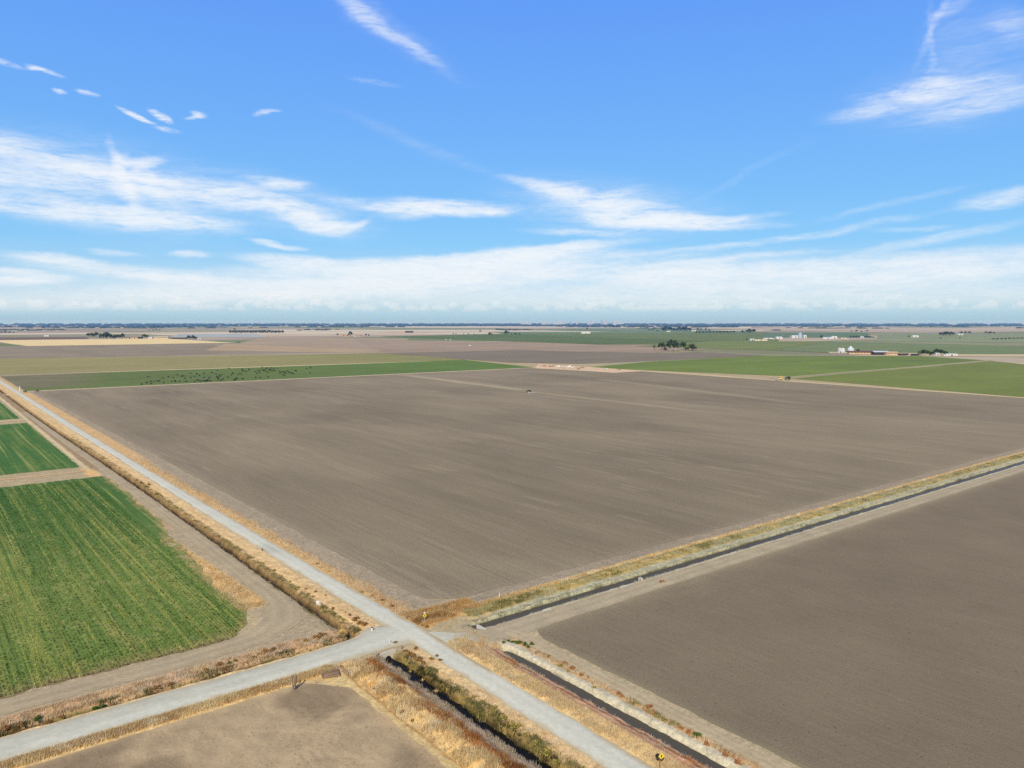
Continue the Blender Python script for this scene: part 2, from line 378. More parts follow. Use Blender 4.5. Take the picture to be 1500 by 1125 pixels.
def road_col(u,v,q,s):
    base=np.array(C(205,205,196)); edge=np.array(C(188,172,142))
    a=np.abs(q); e=sm(.66,.98,a+(fbm(u*.4,v*.4,71,4)-.5)*.5+.5*band(u,-24,-5,5)*sm(.1,.8,q)*sm(-.5,1,v))
    c=base*(1-e[...,None])+edge*e[...,None]
    aw=a+(fbm(s*.05,q*0,75,3)-.5)*.16; wear=.95+.085*np.exp(-((aw-.40)/.13)**2)-.03*np.exp(-(aw/.1)**2)-.06*np.exp(-((aw-.68)/.09)**2)*fbm(s*.2,q*2,76,3)*2
    patch=.95+.1*fbm(u*.12,v*.12,72,4)
    st=band(u,64,76,5)*band(v,-2.2,.6,.8)*.14            # dark skid patch
    return c*(wear*patch-st)[...,None]
mu=np.concatenate([np.linspace(-150,60,106),np.geomspace(62,3200,90)])
ribbon('main_road',[(u,float(rc(u))) for u in mu],[float(rw(u))*1.12 for u in mu],M_ROAD,road_col,step=.7,end_step=60,seed=1)
def side_col(u,v,q,s):
    c=road_col(u,v,q,s); g=(.9+.1*sm(.2,-.3,q))[...,None]
    dull=np.array(C(178,176,164)); k=(.55*sm(-.35,.9,-q)+.25*sm(.45,.55,fbm(u*.6,v*.12,73,4)))[...,None]; k=np.clip(k,0,.75)
    return c*(1-k)+dull*k
ribbon('side_road',[(-.9,-150),(-.9,-40),(-1.0,-16),(-.4,-8),(.4,-4.5),(1.2,-2.0),(2.0,-.5)],[3.9,3.7,3.6,4.4,5.9,6.8,4.4],M_ROAD,side_col,z=.05,step=.6,crown=.1,seed=2)
def apron_col(u,v,q,s):
    c=np.array(C(190,190,180)); f=fbm(u*.3,v*.3,74,4)
    g=np.array(C(170,157,134)); k=sm(3,11,v)[...,None]
    return (c*(1-k)+g*k)*(.92+.16*f)[...,None]
ribbon('road_apron',[(-9.5,1.0),(-11,6),(-11.4,11),(-11.5,16)],[7.2,4.6,3.6,3.2],M_TRACK,apron_col,z=.035,step=.5,crown=.03,seed=3)
def tcol(rgb,rut=.06,seed=0):
    base=np.array(C(*rgb))
    def f(u,v,q,s):
        a=np.abs(q)+(fbm(s*.06,q*0,88+seed,3)-.5)*.2; w=1+rut*1.4*np.exp(-((a-.45)/.13)**2)-rut*1.3*np.exp(-(a/.15)**2)-rut*np.exp(-((a-.72)/.1)**2)
        return base*(w*(.93+.14*fbm(u*.18,v*.18,80+seed,4)))[...,None]
    return f
ribbon('dirt_track',[(-11.8,14),(-11.7,40),(-11.6,110),(-11.5,300),(-12,720)],[3.1,3.0,2.7,2.5,2.5],M_TRACK,tcol((170,157,135)),z=.045,crown=.03,step=.8,end_step=8,seed=4,edge=.4)
ribbon('dirt_track',[(-12,15.5),(-15,16.3),(-20,16.0),(-40,15.9),(-70,15.7),(-150,15.7)],[1.9,1.7,1.6,1.55,1.5,1.5],M_TRACK,tcol((178,163,137)),z=.055,crown=.03,step=.6,seed=5)
ribbon('dirt_track',[(480,-15.2),(220,-13.6),(100,-13.4),(50,-13.4),(35,-13.2),(27,-14.4),(20,-17.5),(15,-24),(13.6,-40),(13.4,-150)],[1.6,1.5,2.0,2.2,2.3,3.3,3.9,3.2,2.8,2.8],M_TRACK,tcol((172,157,133)),z=.05,crown=.03,step=.7,seed=6,edge=.35)
ribbon('farm_lane',[(664,0),(662,210),(662,420),(660,560)],2.2,M_TRACK,tcol((212,200,178)),z=.12,crown=.05,step=3,seed=7)
ribbon('farm_lane',[(346,640),(348,700),(354,1000),(363,1290)],[2,5,5,5],M_TRACK,tcol((158,152,122)),z=.2,crown=.05,step=4,seed=8,edge=1)
ribbon('dirt_track',[(222,-20),(222,-70),(222,-160)],1.4,M_TRACK,tcol((196,164,130)),z=.08,crown=.02,step=1,seed=9)
ribbon('dirt_track',[(432,-20),(428,-70),(424,-200)],3.2,M_TRACK,tcol((196,176,138)),z=.08,crown=.02,step=2,seed=10)

# ------------------------------------------------------------------ fields
def field_rect(name,urange,vlo,vhi,mat,colf,z,nu,nv,ug=None,vpow=1.0,edge=.5,seed=0):
    u=np.linspace(0,1,nu); u=urange[0]+(urange[1]-urange[0])*(u if ug is None else u**ug)
    q=np.linspace(0,1,nv)**vpow
    lo=np.array([vlo(x) for x in u])+(fbm(u*.3,u*0+seed,seed,4)-.5)*2*edge; hi=np.array([vhi(x) for x in u])
    vv=lo[:,None]+(hi-lo)[:,None]*q[None,:]; uu=np.repeat(u[:,None],nv,1)
    sg=1 if urange[1]>urange[0] else -1; du=np.abs(uu-urange[0]); du2=np.abs(uu-urange[1])
    uu=uu+(fbm(vv*.3,vv*0+seed+3,seed+5,4)-.5)*2*edge*np.clip(1-du/4,0,1)+(fbm(vv*.3,vv*0+seed+4,seed+6,4)-.5)*2*edge*np.clip(1-du2/12,0,1)
    me=mesh_np(name,np.stack([vv*K,uu*K,np.full(uu.shape,z)],-1).reshape(-1,3),grid_faces(nu,nv)[:,::-1],mat,colf(uu,vv).reshape(-1,3),True)
    return structure(name,me)
def field_quad(name,px,mat,rgb,z,n=(24,60),edge=3.0,seed=0,colf=None,var=.12):
    c=np.array([UV(*p) for p in px]); a=np.linspace(0,1,n[0])[:,None,None]; b_=np.linspace(0,1,n[1])[None,:,None]
    P=(c[0]*(1-b_)+c[1]*b_)*(1-a)+(c[3]*(1-b_)+c[2]*b_)*a
    uu,vv=P[...,0].copy(),P[...,1].copy()
    e=np.zeros(uu.shape); e[0]=e[-1]=1; e[:,0]=e[:,-1]=1
    uu+=e*(fbm(uu*.02,vv*.02,seed,4)-.5)*2*edge; vv+=e*(fbm(uu*.02,vv*.02,seed+9,4)-.5)*2*edge
    if colf is None:
        col=np.array(C(*rgb))*(1-var+2*var*fbm(uu*.012,vv*.004,seed+20,4))[...,None]*(1-var*.6+1.2*var*fbm(uu*.004,vv*.03,seed+25,4))[...,None]
    else: col=colf(uu,vv)
    me=mesh_np(name,np.stack([vv*K,uu*K,np.full(uu.shape,z)],-1).reshape(-1,3),grid_faces(*n),mat,col.reshape(-1,3),True)
    n0=me.polygons[0].normal
    if n0.z<0: me.flip_normals()
    return structure(name,me)
M_PLOW=mat_ground('tilled_soil',[(.55,.88,1.12,2.6,.05),(2.6,.84,1.16,1.0,.4),(.06,.94,1.06,1.8,.15),(7,.82,1.18)],bump=(3,.8,.2))
M_PLOW2=mat_ground('tilled_soil_diagonal',[(.8,.92,1.08,1.6,.08,math.radians(35)),(3.2,.9,1.1,1,.5,math.radians(35)),(.05,.94,1.06),(7,.84,1.16)],bump=(3,.8,.2))
M_BARE=mat_ground('bare_dirt',[(.5,.88,1.12,1,.5),(2.2,.86,1.14),(.12,.93,1.07,2.2,.5,.5),(8,.9,1.1)],bump=(4,.5,.1))
M_CROP=mat_ground('young_crop',[(1.0,.84,1.18,1.3,.02),(2.2,.8,1.22),(6,.8,1.2)],bump=(3,.6,.2),tint=[(1.0,C(158,160,92),.55,.74,.42,.004),(1.0,C(146,152,88),.55,.78,.95,.006),(1.0,C(172,166,110),.64,.86,1.6,.9)])
M_PAST=mat_ground('pasture',[(.3,.9,1.1),(.05,.93,1.07,1.6,.3),(1.5,.88,1.12)],bump=None)
def main_c(u,v):
    base=np.array(C(141,129,110))
    f=.82+.36*fbm(u*.012,v*.03,101,4); f=f*(.93+.14*fbm(u*.004,v*.15,102,3)); f=f*(.94+.12*fbm(u*.03,v*.5,103,3))
    dk=sm(.52,.72,fbm(u*.009+3,v*.012,104,4))
    col=base*(f*(1-.11*dk))[...,None]
    light=np.array(C(172,158,136))
    # freshly disced, dusty pass behind the tractor and other pale passes
    m=np.exp(-((v-(356+.075*(u-400)+ (fbm(u*.03,u*0,105,3)-.5)*5))/6.5)**2)*sm(390,420,u)*(1-.0*u)*sm(690,600,u)
    m=np.maximum(m,.5*np.exp(-((v-(352-.03*(400-u)))/4)**2)*sm(180,240,u)*(1-sm(380,395,u)))
    m=np.maximum(m,.45*np.exp(-((v-(480-.2*(340-u)))/7)**2)*sm(150,220,u)*(1-sm(440,470,u)))
    sp=sm(.69,.76,fbm(u*.03,v*.5,106,4))*sm(.5,.62,fbm(u*.02,v*.02,107,3))
    m=np.clip(np.maximum(m,.25*sp),0,1)[...,None]
    col=col*(1-m)+light*m
    hl=np.clip(np.exp(-np.maximum(v-12.5,0)/3.0)*.5+np.exp(-np.maximum(u-8.5,0)/2.0)*.5,0,.8)[...,None]
    return col*(1-hl)+np.array(C(156,142,124))*hl
def rcorner(u,u0,v0,r):
    d=u-u0
    return v0 if d>=r else v0+r-math.sqrt(max(0,r*r-(r-d)**2))
def main_lo(u): return rcorner(u,8.6,11.6-1.0*float(sm(150,500,u))-1.5*float(sm(500,640,u)),9)
def main_hi(u): return 625+.02*u if u<575 else 625+.02*575-(u-575)*.75
field_rect('plowed_field',(8.6,657),main_lo,main_hi,M_PLOW,main_c,.05,420,300,ug=1.5,vpow=1.5,edge=.5,seed=3)
def right_c(u,v):
    base=np.array(C(126,114,98)); f=.9+.2*fbm(u*.02,v*.02,111,4); f=f*(.97+.06*fbm((u+v)*.25,(u-v)*.03,112,3))
    col=base*f[...,None]; d=-14.2-u
    hl=np.clip(np.exp(-np.maximum(d,0)/2.2)*.7,0,.7); hl=np.maximum(hl,.8*band(v,45,75,12)*np.exp(-np.maximum(d,0)/3.5)*sm(.4,.6,fbm(u*.4,v*.1,113,3)))
    hl=np.maximum(hl,.4*np.exp(-np.maximum(v-18.5,0)/1.2))[...,None]
    return col*(1-hl)+np.array(C(160,148,122))*hl
field_rect('plowed_field',(-14.0,-420),lambda u: 18.6 if u<-19 else 18.6+(19+u)*.45,lambda u:720,M_PLOW2,right_c,.05,200,260,ug=1.8,vpow=2.2,edge=.45,seed=6)
def bare_c(u,v):
    base=np.array(C(174,154,126)); w=fbm(u*.09,v*.05,121,5); w2=fbm(u*.25+w*3,v*.25,122,4)
    col=base*(.78+.44*w2)[...,None]*(.93+.14*fbm((u+v*.6)*.9,(u-v)*.06,126,4))[...,None]
    dk=sm(.46,.62,w)*.8; col=col*(1-dk[...,None])+np.array(C(134,117,97))*dk[...,None]
    pk=sm(.5,.62,fbm(u*.06+9,v*.06,123,3))*.75; col=col*(1-pk[...,None])+np.array(C(186,158,128))*pk[...,None]
    r=np.hypot(u+30,v+24); arcs=sm(.6,1,np.sin(r*4.5+w*5))*band(r,3,15,2)*sm(.5,.62,fbm(u*.1,v*.1,124,3))*.16
    col=col*(1-arcs[...,None])
    ed=np.clip(np.exp(-np.maximum(-18.6-v,0)/1.6)*.6+np.exp(-np.maximum(-7.8-u,0)/.8)*.5,0,.8)[...,None]
    return col*(1-ed)+np.array(C(196,174,138))*ed
field_rect('bare_field',(-7.9,-160),lambda u:-19.2-(0 if u<-14 else (14+u)*.9),lambda u:-160,M_BARE,bare_c,.04,200,200,ug=1.4,vpow=1.6,edge=.5,seed=9)
def crop_c(lo,hi,seed,yel=1.0,dark=(60,98,44)):
    def f(u,v):
        base=np.array(C(*dark)); n=fbm(u*.02,v*.06,seed,4)
        col=base*(.78+.44*fbm(u*.3,v*.9,seed+1,4))[...,None]
        lite=np.array(C(110,130,68)); near=np.clip((1-sm(20,170,u))*.75+.15,0,1)*(.5+n)
        col=col*(1-np.clip(near,0,.8)[...,None])+lite*np.clip(near,0,.8)[...,None]
        vw=v+(fbm(u*.01,u*0,seed+7,2)-.5)*.3+.012*(u-20)
        st=sm(.56,.70,fbm(u*.003,vw*1.1,seed+2,3)); st2=sm(.60,.70,fbm(u*.004,vw*1.6,seed+3,2))
        wide=np.exp(-((vw+31.5)/.8)**2)*.8+np.exp(-((vw+37.5)/.5)**2)*.5+np.exp(-((vw+58.5)/.9)**2)+np.exp(-((vw+45)/1.2)**2)*.55
        br=.35+.65*sm(.35,.6,fbm(u*.08,vw*.4,seed+4,4))
        m=np.clip((st*.35+st2*.3+wide*.6)*br*yel,0,.8)[...,None]
        col=col*(1-m)+np.array(C(150,152,84))*m
        sp=sm(.62,.72,fbm(u*.22,v*.5,seed+5,4))*.3*(1-sm(70,160,u)); col=col*(1-sp[...,None])+np.array(C(168,160,104))*sp[...,None]
        return col
    return f
_cu=np.linspace(10,230,900); _ch=None
_cA=crop_c(0,0,131)
def cropA(u,v):
    col=_cA(u,v); e=fbm(u*.5,v*.5,139,4)
    d=np.minimum(u-17.2,300); k=np.clip((1-sm(.5,6.5,d+(e-.5)*5))*.8,0,1)[...,None]
    col=col*(1-k)+np.array(C(146,136,92))*k
    dh=crop_edge(u)-v; k=np.clip((1-sm(.1,2.6,dh+(e-.5)*4))*.75,0,1)[...,None]; col=col*(1-k)+np.array(C(150,138,92))*k
    k=np.clip((1-sm(.2,1.5,d+(e-.5)*3))*.7,0,1)[...,None]; col=col*(1-k)+np.array(C(120,104,82))*k
    return col
def cropA_hi(u):
    x=-15.6-3.2*float(sm(130,90,u))-2.4*float(sm(75,45,u))+1.6*(float(fbm(np.array([u*.06]),np.array([3.]),193,3)[0])-.5)
    return x if u>34 else x-(34-u)**2*.022
_ch=np.array([cropA_hi(x) for x in _cu])
def crop_edge(u): return np.interp(u,_cu,_ch)
field_rect('green_crop_field',(17.4,206),lambda u: float(crop_edge(u)),lambda u:-170,M_CROP,cropA,.06,330,330,ug=1.3,vpow=1.3,edge=1.1,seed=12)
field_rect('green_crop_field',(233,413),lambda u:-20.4,lambda u:-190,M_CROP,crop_c(0,0,141,.5,(56,102,46)),.06,120,120,edge=.6,seed=13)
field_rect('green_crop_field',(440,900),lambda u:-21.5,lambda u:-260,M_CROP,crop_c(0,0,151,.2,(52,102,46)),.06,80,80,edge=.6,seed=14)
def past_c(u,v):
    g=np.array(C(102,116,62)); g2=np.array(C(98,121,56)); br=np.array(C(128,116,96))
    k=(sm(150,520,v+ (fbm(u*.02,v*.02,161,3)-.5)*160))[...,None]; c=g*(1-k)+g2*k
    b_=((1-sm(10,80,v+(u-665)*-.18))*sm(680,720,u))[...,None]*.75; c=c*(1-b_)+br*b_
    return c*(.86+.28*fbm(u*.03,v*.02,162,4))[...,None]
field_rect('green_pasture',(668,905),lambda u:5,lambda u:585 if u<672 else 590+(u-672)*.2,M_PAST,past_c,.1,60,120,edge=1,seed=15)
M_FAR=mat_ground('far_field',[(.08,.94,1.06,1.5,.4),(.02,.94,1.06)],bump=None)
field_quad('dry_pasture',[(-40,550),(687,526.6),(558,517.4),(-40,526)],M_FAR,None,.15,edge=6,seed=30,colf=lambda u,v:(np.array(C(150,142,96))*(1-(k:=sm(300,620,v)*.35)[...,None])+np.array(C(118,128,72))*k[...,None])*(.88+.24*fbm(u*.02,v*.008,163,4))[...,None])
field_quad('fallow_field',[(-60,526.4),(514,516.0),(346,502.4),(-60,507.9)],M_FAR,(146,134,116),.2,edge=8,seed=31,var=.2)
field_quad('stubble_field',[(300,513.5),(560,517.2),(520,512.4),(330,503.6)],M_FAR,(176,154,126),.26,edge=8,seed=32,var=.15)
field_quad('tilled_field',[(344,504.2),(562,517.6),(600,496),(384,494.4)],M_FAR,(164,147,126),.21,edge=6,seed=58,var=.12)
field_quad('straw_field',[(40,507.0),(344,502.2),(241,496.0),(-20,498.6)],M_FAR,(224,202,154),.3,edge=6,seed=33,var=.05)
field_quad('tilled_field',[(560,517.5),(750,531.5),(1120,506),(520,497.5)],M_FAR,(158,140,122),.22,edge=6,seed=34,var=.14)
field_quad('tilled_field',[(560,517.6),(752,531.2),(1118,520.6),(760,513)],M_FAR,(128,118,103),.3,edge=8,seed=35,var=.1)
field_quad('tilled_field',[(752,531.2),(852,533.2),(1119,521.0),(1020,515)],M_FAR,(130,119,104),.26,edge=5,seed=36,var=.1)
field_quad('green_field',[(556,493.2),(880,505.0),(1040,500),(740,488.8)],M_FAR,(96,112,66),.4,edge=10,seed=37,var=.16)
field_quad('green_field',[(880,505),(1140,504),(1140,487),(740,488.4)],M_FAR,(108,120,72),.36,edge=10,seed=38,var=.18)
field_quad('green_field',[(930,507.6),(1125,513.4),(1220,500),(1040,500.4)],M_FAR,(120,130,76),.45,edge=10,seed=39,var=.12)
def green8(u,v): return np.array(C(112,128,60))*(.84+.24*fbm(u*.02,v*.012,171,4))[...,None]*(1+.10*sm(.5,.62,fbm(u*.01,v*.003,172,3)))[...,None]
field_quad('green_field',[(855,538.6),(1163,551.6),(1449,528.2),(955,529.6)],M_PAST,None,.16,edge=2,seed=40,colf=green8)
field_quad('green_field',[(955,529.8),(1449,528.0),(1345,521.6),(1118,521.3)],M_PAST,None,.2,edge=2,seed=41,colf=green8)
field_quad('green_field',[(1158,554.6),(1520,583.6),(1760,560),(1452,528.8)],M_PAST,None,.18,edge=2,seed=42,colf=lambda u,v:np.array(C(118,128,64))*(.84+.28*fbm(u*.03,v*.01,173,4))[...,None])
field_quad('green_field',[(1125,513.6),(1345,520.8),(1700,512),(1220,500.4)],M_FAR,(118,130,88),.5,edge=10,seed=43,var=.14)
field_quad('green_field',[(1300,520),(1800,528),(1800,508),(1330,508)],M_FAR,(112,126,84),.55,edge=10,seed=44,var=.14)
field_quad('dusty_yard',[(1345,521.9),(1640,523.8),(1640,519.6),(1370,519.2)],M_FAR,(196,180,148),.6,edge=3,seed=45,n=(8,60))
field_quad('dusty_yard',[(1215,518.0),(1400,521.4),(1392,518.2),(1212,515.6)],M_FAR,(190,178,150),.62,edge=3,seed=46,n=(8,60))
field_quad('dusty_yard',[(784,539.6),(900,546.6),(950,543.4),(790,533.6)],M_FAR,(212,184,156),.3,edge=5,seed=47,n=(10,50),var=.1)
field_quad('dusty_margin',[(938,543.9),(1520,585.2),(1520,583.7),(936,542.2)],M_FAR,(200,184,148),.24,edge=1.2,seed=48,n=(4,160))
field_quad('dusty_margin',[(-40,551.5),(380,538.2),(687,527.5),(380,537)],M_FAR,(196,184,140),.22,edge=1.0,seed=49,n=(4,160))
field_quad('pale_field',[(248,494.0),(392,494.0),(372,489.0),(262,489.4)],M_FAR,(168,172,176),.5,edge=10,seed=50,n=(10,40))
field_quad('pale_field',[(380,486),(900,486),(740,483.2),(400,483)],M_FAR,(202,190,172),.5,edge=30,seed=51,n=(8,40))
field_quad('pale_field',[(560,479.5),(1100,480.5),(1100,478.6),(560,478.2)],M_FAR,(202,194,182),.5,edge=60,seed=52,n=(6,40))
field_quad('tilled_field',[(-40,498.4),(130,496.6),(126,493.6),(-40,494.6)],M_FAR,(118,98,88),.4,edge=8,seed=53,n=(8,30))
field_quad('green_field',[(740,489.0),(1130,487.0),(1010,482.5),(700,484.4)],M_FAR,(112,128,96),.42,edge=30,seed=54,n=(10,40))
field_quad('green_field',[(1110,494.5),(1280,494.8),(1270,487.5),(1120,487)],M_FAR,(100,122,92),.5,edge=20,seed=55,n=(10,40))
field_quad('tilled_field',[(1120,484.5),(1520,484.5),(1520,480.2),(1120,480.0)],M_FAR,(180,166,148),.5,edge=40,seed=56,n=(8,40))
field_quad('green_field',[(1280,500),(1560,503),(1560,488.5),(1290,488)],M_FAR,(134,142,108),.46,edge=20,seed=57,n=(10,40))

# ------------------------------------------------------------------ water in the canals
def water_mat():
    m=bpy.data.materials.new('murky_canal_water'); t=nt(m)
    b=N(t,'ShaderNodeBsdfPrincipled',i_Roughness=.35); b.inputs['Base Color'].default_value=(.082,.068,.042,1); b.inputs['Specular IOR Level'].default_value=.06
    tc=N(t,'ShaderNodeTexCoord'); bp=N(t,'ShaderNodeBump',i_Strength=.25,i_Distance=.04); lk(t,noise(t,tc.outputs['Object'],1.6,3),bp.inputs['Height']); lk(t,bp.outputs[0],b.inputs['Normal'])
    o=N(t,'ShaderNodeOutputMaterial'); lk(t,b.outputs[0],o.inputs[0]); return m
M_WATER=water_mat(); M_DWATER=water_mat(); M_DWATER.node_tree.nodes['Principled BSDF'].inputs['Base Color'].default_value=(.008,.007,.006,1); M_DWATER.node_tree.nodes['Principled BSDF'].inputs['Specular IOR Level'].default_value=.06
wc=lambda u,v,q,s: np.zeros(u.shape+(3,))+.03
ribbon('canal_water',[(CANAL_U,11.6),(CANAL_U,100),(CANAL_U,420),(CANAL_U,720)],2.0,M_WATER,wc,z=-.72,crown=0,step=2,end_step=10,edge=0)
ribbon('canal_water',[(-17.2,CANAL_V),(-40,CANAL_V),(-150,CANAL_V)],1.75,M_WATER,wc,z=-.85,crown=0,step=1,edge=0)
ribbon('ditch_water',[(-6.9,-8.0),(-40,-8.0),(-150,-8.0)],1.55,M_DWATER,wc,z=-1.15,crown=0,step=2,edge=0)

# ------------------------------------------------------------------ grass, straw and crop leaves (uncountable)
M_GRASS=mat_leaf('dry_grass_blades',.3)
def tufts(name,uv,hgt,wid,cols,nb=5,spread=.22,lean=.5,zoff=None):
    uv=np.asarray(uv); n=len(uv); hz=ground_h(uv[:,0],uv[:,1]) if zoff is None else np.full(n,zoff)
    U_=np.repeat(uv[:,0]*K,nb); V_=np.repeat(uv[:,1]*K,nb); Z=np.repeat(hz,nb)
    T=len(U_); hs=np.repeat(np.broadcast_to(hgt,(n,)),nb)*RNG.uniform(.55,1.25,T)
    U_=U_+RNG.normal(0,spread,T); V_=V_+RNG.normal(0,spread,T)
    a=RNG.uniform(0,2*PI,T); w=wid*RNG.uniform(.6,1.4,T); la=RNG.uniform(0,2*PI,T); ll=hs*lean*RNG.uniform(.1,1,T)
    p0=np.stack([V_-np.cos(a)*w,U_-np.sin(a)*w,Z-.05],1); p1=np.stack([V_+np.cos(a)*w,U_+np.sin(a)*w,Z-.05],1)
    p2=np.stack([V_+np.cos(la)*ll,U_+np.sin(la)*ll,Z+hs],1)
    verts=np.stack([p0,p1,p2],1).reshape(-1,3); faces=np.arange(T*3).reshape(-1,3)
    ci=np.asarray(cols)[np.repeat(np.arange(n),nb)]*RNG.uniform(.75,1.25,(T,1))
    return mesh_np(name,verts,faces,M_GRASS,np.repeat(ci,3,0))
def scatter(n,u0,u1,v0,v1,dens=None,pu=1.0,pv=1.0):
    """random points; pu/pv>1 crowd them towards u0 / v0"""
    u=u0+(u1-u0)*RNG.uniform(0,1,n)**pu; v=v0+(v1-v0)*RNG.uniform(0,1,n)**pv
    if dens is not None:
        k=RNG.uniform(0,1,n)<dens(u,v); u=u[k]; v=v[k]
    return np.stack([u,v],1)
def pickc(uv,pals,s):
    f=np.clip(fbm(uv[:,0]*.3,uv[:,1]*.3,s,3)*1.6-.3+RNG.normal(0,.12,len(uv)),0,.999)
    P=np.clip(np.array([C(*p) for p in pals])*np.array([.98,1.12,1.55]),0,.92); return P[(f*len(P)).astype(int)]
def grass(name,uv,h,w,pals,s,**k):
    me=tufts(name,uv,h,w,pickc(uv,pals,s),**k); return tag(link(name,me,frame=True),kind='stuff')
clump=lambda s,f=.5,a=.42,b=.6:(lambda u,v: .12+.88*sm(a,b,fbm(u*f,v*f,s,3)))
gold=[(224,196,142),(214,182,126),(192,154,102),(230,206,158)]; pale=[(222,194,146),(206,172,124),(190,152,112),(228,204,160)]
rust=[(168,112,62),(188,136,80),(140,92,52)]; pink=[(188,166,136),(170,148,116),(202,180,146)]; olive=[(132,124,70),(110,104,56),(168,148,90),(92,92,46)]
orange=[(204,162,100),(186,138,80),(218,182,124),(160,118,70)]
grass('dry_grass',scatter(9000,-6.5,-78,-17.6,-13.4,clump(201)),.75,.035,gold,301)
grass('dry_grass',scatter(5500,-6.5,-78,-14.0,-11.2,clump(202)),.6,.035,rust,302)
grass('dry_grass',scatter(4500,-6.5,-78,-11.8,-9.6,clump(203)),.5,.03,pink,303)
grass('weeds',scatter(2600,-9,-78,-6.0,-4.7,clump(204,.6,.45,.62)),.55,.045,olive,304)
grass('dry_grass',scatter(3600,-8,-78,-6.0,-2.8,clump(205)),.34,.03,pale,305)
grass('weeds',scatter(2600,-10,-78,-7.6,-6.2,clump(234,.35,.44,.6)),.8,.05,olive+[(96,84,48),(70,66,36)],334)
grass('weeds',scatter(1500,-12,-78,-9.9,-8.8,clump(235,.35,.46,.6)),.6,.05,pink+olive[:1],335)
grass('dry_grass',np.concatenate([scatter(7500,-9,-78,2.9,6.0,clump(236,.4,.3,.5)),scatter(900,-8,-18,4,10.0,clump(206))]),.6,.035,gold[:2]+pale[:2],306)
grass('dry_grass',scatter(1700,-15,-78,6.4,9.3,clump(207,.3,.45,.6)),.35,.035,pink+rust[:2],307)
grass('weeds',scatter(1800,-15,-78,13.0,14.5,clump(208,.6,.45,.6)),.5,.04,pale[1:]+rust[:1]+olive[:1],308)
grass('dry_grass',scatter(5200,.2,8.0,3.4,19,lambda u,v:(u<8.2-(v>9)*.6)*1.0*(u>.5+.05*(v-3))),.6,.04,orange,309)
grass('dry_grass',scatter(6500,2.4,4.0,16,330,None,1,1.8),.55,.04,orange[:1]+gold,310)
grass('weeds',scatter(9000,-2.2,1.6,14,330,clump(211,.3,.42,.58),1,1.9),.6,.05,olive[:3]+[(204,174,110),(176,164,116),(178,170,120),(150,148,112)],311)
grass('dry_grass',np.stack([(a:=scatter(6500,6,240,2.7,6.6,None,1.7))[:,0],a[:,1]+rc(a[:,0])],1),.45,.035,pale+orange[:1],312)
grass('dry_grass',np.stack([(a:=scatter(3500,5,260,-6.3,-2.9,clump(213,.4,.46,.65),1.7))[:,0],a[:,1]+rc(a[:,0])],1),.28,.03,pale,313)
grass('weeds',np.stack([(a:=scatter(4500,6,330,.9,2.6,clump(214,.5,.46,.6),1.7))[:,0],a[:,1]+dvc(a[:,0])],1),.45,.04,olive+pale[2:3],314)
grass('weeds',np.stack([(a:=scatter(1200,6,330,-2.0,-1.2,clump(215,.5,.48,.6),1.9))[:,0],a[:,1]+dvc(a[:,0])],1),.45,.04,pink+olive[:2],315)
grass('dry_grass',scatter(8500,5.2,9.6,-9,-80,clump(216,.5,.36,.6),1,1.0),.55,.035,pale+pink[:1],316)
grass('weeds',scatter(2800,4.6,6.0,-10,-80,clump(217,.35,.46,.6)),.6,.05,olive+[(120,84,50),(150,108,64)],317)
grass('dry_grass',scatter(6500,-4.6,-7.3,-18,-80,None),.6,.035,gold,318)
grass('dry_grass',np.concatenate([scatter(1400,-5,-9,-13,-20,clump(219))]),.4,.03,gold+pale,319)
grass('dry_grass',scatter(6500,31,100,-15.8,-22.2,lambda u,v:(v<-16.0-.045*(u-34))*(.2+.8*sm(.35,.55,fbm(u*.4,v*.4,220,3))),1.3),.35,.04,gold,320)
grass('weeds',np.concatenate([scatter(2600,-4.6,-3.4,13,300,clump(241,.3,.46,.6),1,1.8),scatter(700,-8.2,-7.5,16,260,clump(242,.3,.5,.62),1,1.6)]),.4,.045,[(176,170,140),(150,146,110),(132,128,90)],341)
# crop rows
rv=np.arange(-22,-75,-.62)
pts=[]
for r in rv:
    n=300; u=17.6+(200-17.6)*RNG.uniform(0,1,n)**1.7; pts.append(np.stack([u,r+RNG.normal(0,.05,n)+0*u,np.full(n,RNG.uniform(.75,1.3)+(RNG.uniform()<.24)*10)],1))
pts=np.concatenate(pts); rowk=None; hi=crop_edge(pts[:,0]); pts=pts[pts[:,1]<hi-.3]
edge=fbm(pts[:,0]*.5,pts[:,1]*.5,139,4); keep=RNG.uniform(0,1,len(pts))<np.clip(.25+(pts[:,0]-17+ (edge-.5)*5)/9,0,1)
pts=pts[keep]; rowk=pts[:,2]; pts=pts[:,:2]
cc=cropA(pts[:,0],pts[:,1])*RNG.choice([.75,.95,1.1,1.35,1.8],len(pts),p=[.2,.25,.25,.2,.1])[:,None]*np.array([1.0,1.05,1.2])
yr=(rowk>5)*sm(.3,.55,fbm(pts[:,0]*.05,rowk*9,191,3)); cc=cc*np.where(rowk>5,1,rowk)[:,None]; cc=cc*(1-.8*yr[:,None])+np.array(C(186,184,112))*1.1*.8*yr[:,None]
me=tufts('crop_plants',pts,.36,.09,np.clip(cc,0,.8),nb=5,spread=.11,lean=.9,zoff=.05); tag(link('crop_plants',me,frame=True),kind='stuff')

